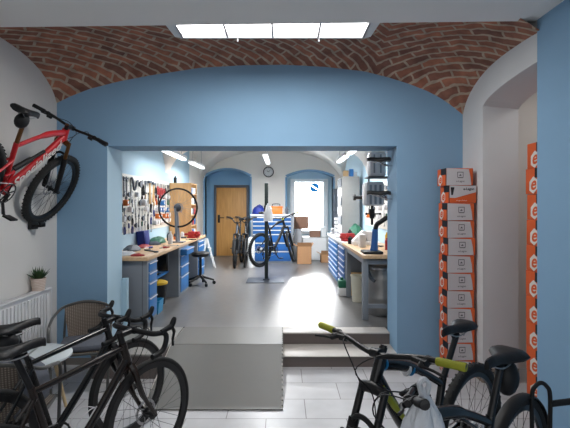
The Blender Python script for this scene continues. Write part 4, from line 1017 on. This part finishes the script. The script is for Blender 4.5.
# navy folder-like box leaning at the wall
s = MB(); s.box(-.04,.08,-.10,.14,0,.22,bev=.006); s.box(.08,.084,-.08,.11,.03,.19,bev=.001); s.xf(Matrix.Translation((-2.11, 6.45, BT)) @ Matrix.Rotation(-.12,4,'Y')); tag(s.obj('navy_case', 'navy'), 'navy blue case leaning on the wall below the left tool wall', 'case')
def vise(label, loc, rz, m, sc_=1.0):
    t = thing('bench_vise', label, 'vise', mtx=Matrix.Translation(loc) @ Matrix.Rotation(rz,4,'Z') @ Matrix.Scale(sc_,4))
    MB().box(-.10,.10,-.07,.07,0,.03,bev=.008).obj('base', m, t); MB().box(-.09,.03,-.045,.045,.03,.12,bev=.012).obj('fixed_jaw', m, t); MB().box(.05,.12,-.045,.045,.03,.12,bev=.012).obj('moving_jaw', m, t)
    MB().box(-.2,.14,-.025,.025,.045,.085,bev=.006).obj('slide', m, t)
    MB().cyl((.12,0,.06),(.20,0,.06),.011).cyl((.19,-.08,.06),(.19,.08,.06),.006).obj('screw_handle', 'steel', t); return t
vise('red bench vise at the far end of the left workbench', (-1.665, 7.98, BT), -.2, 'redp', 1.0)
vise('red bench vise on the far part of the right bench', (1.10, 7.25, BT+.002), PI+.3, 'redp', 1.1)
vise('silver bench vise at the far end of the right bench', (1.07, 9.05, BT+.002), PI/2, 'steel', 1.0)
# cloths and tools on left bench
def lump(name, label, cat, c, rx, ry, rz, m, seed=1, rzr=0):
    r = random.Random(seed); s = MB(); prof = [(math.sin(PI/2*i/6), math.cos(PI/2*i/6)) for i in range(7)]; n = 16; vs = []; fs = []
    for (a, z) in prof:
        for k in range(n):
            q = 2*PI*k/n; w = 1+r.uniform(-.12,.12); vs.append(Vector((max(a,.02)*rx*math.cos(q)*w, max(a,.02)*ry*math.sin(q)*w, z*rz*(1+r.uniform(-.15,.15)))))
    for i in range(6):
        for k in range(n): l = (k+1) % n; fs.append((i*n+k,i*n+l,(i+1)*n+l,(i+1)*n+k))
    for k in range(n): vs[6*n+k].z = 0
    fs.append(list(range(n))); fs.append([6*n+k for k in range(n)])
    s.add(vs, fs, True); s.xf(Matrix.Translation(c) @ Matrix.Rotation(rzr,4,'Z')); return tag(s.obj(name, m), label, cat)
lump('folded_cloth', 'white cloth lying on the near end of the left workbench', 'cloth', (-1.90, 5.22, BT), .14,.09,.05,'white',1)
lump('folded_cloth', 'red cloth lying on the near edge of the left workbench', 'cloth', (-1.74, 5.15, BT), .09,.06,.03,'redp',2)
lump('folded_cloth', 'dark cloth heap near the wall on the left workbench', 'cloth', (-2.02, 5.75, BT), .10,.22,.07,'dark_grey',3)
lump('cable_coil', 'red and dark cable heap in the middle of the left workbench', 'cable', (-2.0, 6.2, BT), .10,.16,.04,'redp',4)
lump('green_bag', 'green tool roll lying on the left workbench by the wall', 'tool roll', (-2.04, 7.0, BT), .12,.26,.09,'greenm',5)
lump('rag', 'purple-grey rag lying beside the navy case on the left workbench', 'cloth', (-1.98, 6.62, BT), .10,.12,.05,'cushion',6)
lump('grey_jacket', 'dark grey jacket bundled over the armchair in front of the low table', 'jacket', (-1.72, 2.72, .455), .21,.22,.24,'cushion',21)
def loose(kind, loc, rz, label, sc_=1.0):
    if kind not in protos: t = thing(nm[kind], '', kinds[kind][3]); kinds[kind][0](t, kinds[kind][1]); protos[kind] = t; o = t
    else: o = dup(protos[kind])
    o.matrix_world = Matrix.Translation(loc) @ Matrix.Rotation(rz,4,'Z') @ Matrix.Rotation(-PI/2,4,'Y') @ Matrix.Scale(sc_,4); o['label'] = label; o['group'] = 'loose tools on the benches'
loose('blackwrench', (-1.82, 5.75, BT), -.9, 'long dark wrench lying across the near part of left workbench', 1.5)
loose('wrench', (-1.75, 6.3, BT), .5, 'steel wrench lying on the left workbench before the truing stand')
loose('pliers', (-1.72, 6.0, BT), 1.2, 'red-handled pliers lying on the left workbench')
loose('driver', (-1.85, 6.1, BT), -1.8, 'blue-handled screwdriver lying on the left workbench')
loose('blackpliers', (-1.70, 7.5, BT), .3, 'black-handled pliers lying beyond the truing stand')
loose('hammer', (-1.80, 7.8, BT), 2.0, 'hammer lying on the far part of left workbench')
loose('wrench', (1.25, 6.0, BT), 1.0, 'steel wrench lying on the right workbench')
loose('blackpliers', (1.3, 6.35, BT), -.6, 'black-handled pliers lying on the right workbench')
for i, (D, X_, h, m, cn) in enumerate([(7.35,-1.95,.13,'dark_grey','dark grey'),(7.6,-1.9,.10,'orangep','orange'),(7.9,-1.85,.12,'light_grey','light grey'),(8.05,-1.68,.08,'greenm','green')]):
    s = MB(); s.lathe([(1e-4,0),(.035,0),(.035,h*.8),(.02,h*.9),(.02,h),(1e-4,h)], Matrix.Translation((X_,D,BT)), 14); tag(s.obj('spray_can', m), cn+' can standing beyond the truing stand on left workbench', 'can', 'cans on the left workbench')

# step ladder after the bench
t = thing('step_ladder', 'small white folding step ladder past the end of left workbench', 'ladder', (-1.72, 9.7, FZ), .3)
for y in (-1,1):
    MB().tube([(-.16,.12*y,0),(0,.10*y,.66)], .014, 6).obj('leg', 'white', t); MB().tube([(.18,.12*y,0),(0,.10*y,.66)], .014, 6).obj('leg', 'white', t)
for k in range(2): z = .22*(k+1); x = .18*(1-z/.66); MB().box(x-.03,x+.03,-.11,.11,z-.01,z+.01).obj('step', 'light_grey', t)

# ---------------------------------------------------------------- right side of the workshop
t = thing('drill_press', 'blue and black bench drill press with grey head on the right workbench', 'drill press', (1.13, 5.42, BT))
MB().box(-.13,.11,-.12,.14,0,.035,bev=.012).obj('base', 'black', t)
MB().tube([(.02,.02,.03),(.03,.03,.12),(.04,.04,.30)], [.05,.042,.036], 14).obj('column', 'deep_blue', t)
MB().tube(crv([(.04,.04,.28),(.06,.04,.36),(.11,.02,.40),(.19,0,.46)],4), [.03]*13, 10).obj('arm', 'black', t)
MB().cyl((-.01,-.01,.36),(-.01,-.01,.60),.016).tube([(-.01,-.01,.44),(-.01,-.01,.56)], [.03,.035], 12).obj('spindle', 'black', t)
MB().cyl((-.08,-.06,.50),(.07,-.06,.50),.008).ball((-.09,-.06,.50),.015).ball((.08,-.06,.50),.015).obj('feed_handle', 'black', t)
s = MB(); s.box(-.10,.13,-.10,.20,.60,.90,bev=.035); s.obj('motor_head', 'light_grey', t)
s = MB(); 
for k in range(3): s.box(-.06+k*.06,-.03+k*.06,-.106,-.10,.62,.86,bev=.004)
s.obj('head_ribs', 'grey_metal', t)
t = thing('wall_shelf', 'dark narrow wall shelf above the drill press', 'shelf', (1.05, 5.3, CZ+.335))
MB().box(0,.55,0,.25,0,.02,bev=.003).obj('board', 'dark_grey', t); MB().box(.02,.04,.1,.12,-.05,0).obj('bracket', 'dark_grey', t)
t = thing('plastic_housing', 'light grey ribbed plastic box on the shelf above the drill press', 'box', (1.17, 5.42, CZ+.356))
MB().box(-.09,.11,-.10,.12,0,.31,bev=.03).obj('housing', 'light_grey', t)
MB().box(-.05,-.03,-.104,-.10,.04,.27).obj('rib', 'grey_metal', t); MB().box(.03,.05,-.104,-.10,.04,.27).obj('rib', 'grey_metal', t); MB().box(-.02,.02,.0,.04,-.0,.0).obj('catch', 'dark_grey', t) if False else None
for k, (z, lab) in enumerate(((CZ+.50,'upper black bicycle saddle fixed to the right side of the passage'),(CZ+.14,'lower black bicycle saddle fixed to the right side of the passage'))):
    t = thing('bicycle_saddle', lab, 'saddle', mtx=Matrix.Translation((JR-.15, 4.64, z)) @ Matrix.Rotation(PI, 4, 'Z'))
    t['group'] = 'saddles on the passage wall'
    saddle_mb(Vector((0,0,0)), 0, .25, .085).obj('saddle_shell', 'saddle', t)
    MB().tube(crv([(-.1,.03,-.02),(-.02,.025,-.05),(.1,.01,-.02)],4), .004, 6).obj('saddle_rail', 'chrome', t); MB().tube(crv([(-.1,-.03,-.02),(-.02,-.025,-.05),(.1,-.01,-.02)],4), .004, 6).obj('saddle_rail', 'chrome', t)
    MB().tube([(-.03,0,-.055),(-.10,0,-.075),(-.149,0,-.075)], .01, 8).obj('bracket', 'chrome', t)
# tall grey locker on the bench
t = thing('metal_locker', 'tall grey metal cabinet standing on the far part of the right bench', 'cabinet', (1.17, 8.6, BT+.003))
MB().box(.012,.36,0,.60,0,1.18,bev=.004).obj('cabinet_body', mat('locker grey', srgb(150,149,146), .5), t)
for k in range(6): MB().box(-.004,.012,.02,.58,.03+k*.19,.19+k*.19).obj('drawer', 'dark_grey' if k % 2 else 'light_grey', t)
z = BT+1.184
for X_, D, w_, h, m, lab in ((1.22,8.65,.10,.12,'tan','tan box on top of the tall grey cabinet'),(1.34,8.65,.08,.15,'drawer_blue','blue box on top of the tall grey cabinet'),(1.43,8.7,.07,.09,'white','white box on top of the tall grey cabinet')):
    s = MB(); s.box(X_,X_+w_,D,D+.12,z,z+h,bev=.004); s.box(X_+.01,X_+w_-.01,D-.001,D,z+h*.3,z+h*.7); tag(s.obj('storage_box', m), lab, 'box')
# hub-like rod on wall
t = thing('axle_holder', 'black horizontal clamp rod sticking out of the right tool wall', 'clamp', (XR2, 6.5, CZ+.115))
MB().cyl((0,0,0),(-.50,0,0),.028).obj('rod', 'black', t); MB().cyl((-.50,0,0),(-.54,0,0),.045).obj('end_cap', 'black', t); MB().cyl((-.25,0,0),(-.29,0,0),.042).obj('collar', 'dark_grey', t); MB().cyl((-.05,0,0),(0,0,0),.05).obj('flange', 'dark_grey', t)
s = MB(); s.box(1.10,1.19,6.15,6.32,BT,BT+.19,bev=.012); s.box(1.11,1.18,6.148,6.15,BT+.10,BT+.17); tag(s.obj('white_container', 'white'), 'white upright container on the right workbench', 'container')
t = thing('bench_machine', 'white bench machine beside the white container on the right workbench', 'machine', (1.22, 6.6, BT))
MB().box(-.16,.16,-.12,.12,0,.06,bev=.012).obj('base', 'white', t); MB().prism([(-.16,.06),(.02,.06),(.10,.20),(.0,.22)], -.08, .08, lambda u,v,w: Vector((u,w,v))).obj('hood', 'white', t); MB().box(.05,.15,-.10,.10,.06,.21,bev=.02).obj('motor', 'light_grey', t)
lump('green_machine_cover', 'dark green cover heap on the right bench before the grey cabinet', 'cover', (1.33, 7.9, BT+.002), .15,.2,.24,'greenm',8)
lump('rag', 'orange-red rag on the right bench near the wall', 'cloth', (1.45, 7.3, BT+.002), .09,.12,.12,'orangep',9)
# white column of small bins at locker front
t = thing('bin_column', 'slim white rack of small parts left of the tall grey cabinet', 'rack', (1.02, 8.45, BT+.003))
for k in range(5): MB().box(0,.06,0,.09,k*.075,k*.075+.06,bev=.006).obj('tray', 'white' if k % 2 else 'light_grey', t)
MB().box(.025,.035,.09,.10,0,.45).obj('post', 'dark_grey', t)
# below the right bench
t = thing('plastic_bucket', 'tall cream plastic bucket under the right workbench', 'bucket', (1.10, 6.30, FZ))
MB().lathe([(1e-4,0),(.085,0),(.105,.37),(.112,.37),(.112,.385),(.095,.385),(.078,.01),(1e-4,.01)], None, 24).obj('bucket_body', mat('cream plastic', srgb(206,202,184), .5), t); MB().tube(crv([(0,-.11,.36),(.06,-.10,.28),(.09,0,.24),(.06,.10,.28),(0,.11,.36)],4), .004, 6).obj('bucket_handle', 'steel', t)
t = thing('jerry_can', 'teal and white plastic canister beside the right bench cabinets', 'canister', (.93, 6.72, FZ))
MB().box(-.07,.05,-.08,.08,.12,.24,bev=.02).obj('canister_body', 'greenm', t); MB().box(-.071,.051,-.081,.081,0,.13,bev=.015).obj('canister_foot', 'white', t); MB().cyl((-.01,0,.24),(-.01,0,.28),.025).obj('canister_cap', 'greenm', t)
t = thing('dust_barrel', 'light grey barrel under the near end of right workbench', 'barrel', (1.29, 5.62, FZ))
MB().lathe([(1e-4,0),(.19,0),(.2,.02),(.2,.2),(.207,.22),(.2,.24),(.2,.44),(.207,.46),(.2,.48),(.2,.60),(.17,.64),(1e-4,.65)], None, 32).obj('barrel_body', mat('brushed grey metal', srgb(150,148,146), .35, .5), t); MB().lathe([(.205,.585),(.212,.59),(.212,.61),(.205,.615)], None, 32).obj('barrel_band', 'steel', t)
s = MB(); s.tube(crv([(1.14,5.35,FZ+.46),(1.10,5.40,FZ+.5),(1.08,5.5,FZ+.60),(1.1,5.6,FZ+.66)],5), .022, 8); tag(s.obj('grey_hose', 'dark_grey'), 'short grey hose at the grey barrel under the right workbench', 'hose')
s = MB(); s.box(1.02,1.5,6.68,6.72,FZ,FZ+.36,bev=.004); s.box(1.03,1.49,6.679,6.68,FZ+.05,FZ+.3); tag(s.obj('wood_panel', 'plywood'), 'small wooden board standing under the right workbench', 'board')

for i, (X_, D, h, m, lab) in enumerate([(1.05,6.72,.12,'black','short black can on the right bench edge near the red vise'),(1.30,7.0,.20,'dark_grey','tall dark grey can on the right bench behind the white machine'),(1.48,6.1,.22,'skin_yel','yellow can against the right wall on the bench'),(1.42,5.85,.16,'redp','red can against the right wall behind the drill press'),(1.2,7.7,.17,'black','black can on the right bench between vise and green cover')]):
    q = MB(); q.lathe([(1e-4,0),(.035,0),(.035,h*.8),(.02,h*.9),(.02,h),(1e-4,h)], Matrix.Translation((X_,D,BT+.002)), 14); q.lathe([(.0352,h*.2),(.0356,h*.2),(.0356,h*.6),(.0352,h*.6)], Matrix.Translation((X_,D,BT+.002)), 14)
    tag(q.obj('spray_can', m), lab, 'can')
# ---------------------------------------------------------------- repair stand and bikes at the back
t = thing('repair_stand', 'tall dark repair stand with a flat steel base plate in mid floor', 'repair stand', (-.31, 8.05, FZ))
MB().box(-.36,.33,-.30,.25,0,.012,bev=.003).obj('base_plate', 'dark_grey', t); MB().box(-.033,.033,-.033,.033,.012,1.82,bev=.006).obj('pole', mat('dark green post', srgb(34,44,42), .5), t)
MB().box(-.06,.06,-.06,.06,.012,.035,bev=.004).obj('foot_flange', 'dark_grey', t)
MB().box(-.045,.045,-.045,.045,1.28,1.40,bev=.008).obj('clamp_slide', 'blackmetal', t); MB().tube([(0,.03,1.34),(.02,.32,1.36)], .02, 8).obj('clamp_arm', 'blackmetal', t)
hG = math.radians(52); pG = 0
mG = Matrix.Translation((-.44, 8.34, FZ+.205)) @ Matrix.Rotation(hG, 4, 'Z') @ Matrix.Rotation(pG, 4, 'Y')
small = dict(mtb, r=.335, tw=.024, wb=1.0, bb=(.40,.30), fl=.46, hl=.18, stl=.46, saddle=(.14,1.06), bar=.76, stem=.08, rise=.05, steer=.6, frame='black')
make_bike('mountain_bicycle', 'black and yellow mountain bicycle clamped in the repair stand', mG, dict(small, acc='yellow', gripm='yellow'))
lump('white_rag', 'white rag draped over the clamp of the repair stand', 'cloth', (-.27, 7.97, CZ-.30), .085,.05,.30,'white',12)
for i, (X_, D, hd, fm, lab) in enumerate([(-1.07,10.15,-93,'dark_grey','grey bicycle parked facing the camera right beside the wooden door'),(-.86,10.25,-89,'carbon','black bicycle parked facing the camera next to the blue chest')]):
    make_bike('parked_bicycle', lab, place(X_, D-.55, hd, 1.0, FZ), dict(small, frame=fm, bar=.50, wb=1.0, crank=.6+i, steer=.08, hl=.26, rise=.12))
s = MB(); s.lathe([(1e-4,0),(.085,0),(.09,.05),(.075,.2),(.09,.4),(.08,.62),(.05,.68),(1e-4,.69)], Matrix.Translation((-.72, 9.75, FZ)), 14); tag(s.obj('wrapped_roll', 'white'), 'upright white wrapped roll on the floor before the blue chest', 'packaging')
drawer_cabinet('tool_chest', 'wide blue tool chest with white drawer strips behind the repair stand', -.78, 1.02, 10.45, 10.95, FZ, CZ-.26, 0, [1,1,1,1,2,2,2.4], body='grey_metal', dm='deep_blue')
ct = CZ-.258
MB().box(-.80,.26,10.43,10.97,ct-.002,ct+.03,bev=.004).obj('trim_11', 'white', None, 'structure').name = 'chest_top'
o = bpy.data.objects['chest_top']; del o['kind']; tag(o, 'white lid board lying on the blue tool chest', 'board'); ct += .03
lump('blue_bag', 'navy and grey bag lying on the left of the tool chest', 'bag', (-.60, 10.7, ct), .17,.15,.22,'navy',14)
t = thing('orange_toolbox', 'orange toolbox standing on the blue tool chest', 'toolbox', (-.17, 10.7, ct)); MB().box(-.16,.16,-.1,.1,0,.15,bev=.01).obj('toolbox_body', 'orangep', t); MB().box(-.165,.165,-.105,.105,.15,.20,bev=.01).obj('toolbox_lid', 'orangep', t); MB().tube(crv([(-.09,0,.20),(-.08,0,.25),(.08,0,.25),(.09,0,.20)],4), .01, 6).obj('toolbox_handle', 'black', t)
s = MB(); s.lathe([(1e-4,0),(.04,0),(.04,.13),(.02,.16),(.02,.19),(1e-4,.19)], Matrix.Translation((.10,10.65,ct)), 12); tag(s.obj('dark_bottle', 'dark_grey'), 'dark bottle on the right part of the blue tool chest', 'bottle')
def openbox(name, label, x, y, z, w, d, h, m, open_=True, cat='box'):
    s = MB(); tk = .006
    s.box(x,x+w,y,y+d,z,z+tk); s.box(x,x+w,y,y+tk,z,z+h); s.box(x,x+w,y+d-tk,y+d,z,z+h); s.box(x,x+tk,y,y+d,z,z+h); s.box(x+w-tk,x+w,y,y+d,z,z+h)
    if open_:
        s.prism([(y,z+h),(y-.05,z+h+.10),(y-.045,z+h+.10),(y+.005,z+h)], x, x+w, lambda u,v,k: Vector((k,u,v))); s.prism([(x,z+h),(x-.09,z+h+.05),(x-.09,z+h+.055),(x+.0,z+h+.006)], y, y+d, lambda u,v,k: Vector((u,k,v)))
        s.prism([(x+w,z+h),(x+w+.05,z+h+.08),(x+w+.055,z+h+.08),(x+w+.006,z+h)], y, y+d, lambda u,v,k: Vector((u,k,v)))
    else: s.box(x,x+w,y,y+d,z+h-tk,z+h); s.box(x+w/2-.025,x+w/2+.025,y-.001,y+d,z+h-.04,z+h+.001)
    return tag(s.obj(name, m), label, cat)
openbox('cardboard_box', 'open cardboard box on the floor right of the tool chest', .34, 10.25, FZ, .34, .32, .42, 'cardboard')
openbox('cardboard_box', 'low open cardboard box on the floor under the window', .93, 10.5, FZ, .28, .3, .20, 'cardboard')
openbox('white_crate', 'large low white carton standing under the bright window', .50, 11.0, FZ, .62, .55, .58, 'white', False)
openbox('white_crate', 'tall white carton beside the tool chest carrying a brown box', .285, 10.98, FZ, .20, .4, .80, 'light_grey', False)
openbox('cardboard_box', 'brown cardboard box on top of the tall white carton', .33-.04, 11.0, FZ+.802, .36, .35, .31, 'cardboard_dark', False)
openbox('cardboard_box', 'small brown cardboard box lying on the low white carton', .70, 11.05, FZ+.582, .26, .3, .16, 'cardboard_dark', False)
openbox('white_box', 'white box beside the small brown one on the low white carton', .975, 11.1, FZ+.582, .14, .3, .25, 'white', False)
t = thing('wall_panel', 'tall dark grey panel in the far right corner of the workshop', 'panel', (1.36, DF-.05, CZ-.8)); MB().box(0,.22,0,.045,0,1.24,bev=.004).obj('panel_board', mat('grey panel', srgb(112,118,128), .6), t); MB().box(.0,.22,-.004,0,.6,.62).obj('panel_seam', 'dark_grey', t)
# clock
cc = W(268.5, 172, DF); t = thing('wall_clock', 'round white clock with black rim on the far wall', 'clock', (cc.x, DF, cc.z))
R = Matrix.Rotation(PI/2, 4, 'X')
MB().lathe([(1e-4,0),(.125,0),(.125,.02),(1e-4,.02)], R, 40).obj('clock_face', 'white', t)
MB().lathe([(.122,0),(.145,0),(.145,.035),(.122,.035),(.122,0)], R, 40).obj('clock_rim', 'black', t)
s = MB()
for k in range(12): a = PI*k/6; s.tube([(.095*math.cos(a),-.022,.095*math.sin(a)),(.115*math.cos(a),-.022,.115*math.sin(a))], .004, 4)
s.lathe([(.1045,.021),(.1055,.021),(.1055,.0225),(.1045,.0225),(.1045,.021)], R, 32); s.obj('hour_marks', 'black', t)
MB().tube([(0,-.025,0),(-.045,-.025,.035)], .006, 5).obj('hour_hand', 'black', t); MB().tube([(0,-.028,0),(.06,-.028,.06)], .004, 5).obj('minute_hand', 'black', t)
#@@PART2
# ---------------------------------------------------------------- camera, world
cam = bpy.data.cameras.new('camera'); co = bpy.data.objects.new('camera', cam); COL.objects.link(co); sc.camera = co
co.location = (0, 0, CZ); co.rotation_euler = (PI/2, 0, 0); cam.sensor_width = 36; cam.lens = F/570*36; cam.shift_x = 2/570; cam.shift_y = -9/570; cam.clip_start = .05
w = bpy.data.worlds.new('world'); sc.world = w; w.use_nodes = True
w.node_tree.nodes['Background'].inputs[0].default_value = (.96,.98,1,1); w.node_tree.nodes['Background'].inputs[1].default_value = .95
sc.view_settings.view_transform = 'Standard'
area('window_light', ((wx0+wx1)/2, DF+.45, CZ+.1), (-PI/2, 0, 0), .95, 1.3, 32, (.95,.98,1))
area('back_room_fill', (2.75, 3.4, 2.9), (0,0,0), .6, .8, 6, (1,.97,.93))  # added fill, brightens the dark space beyond the arch opening
sun = bpy.data.lights.new('sun', 'SUN'); sun.energy = 9; sun.angle = math.radians(9); sun.color = (1,.99,.97)
so_ = bpy.data.objects.new('sun', sun); COL.objects.link(so_); so_.rotation_euler = Vector((-.085, -1, -.36)).to_track_quat('-Z', 'Y').to_euler()
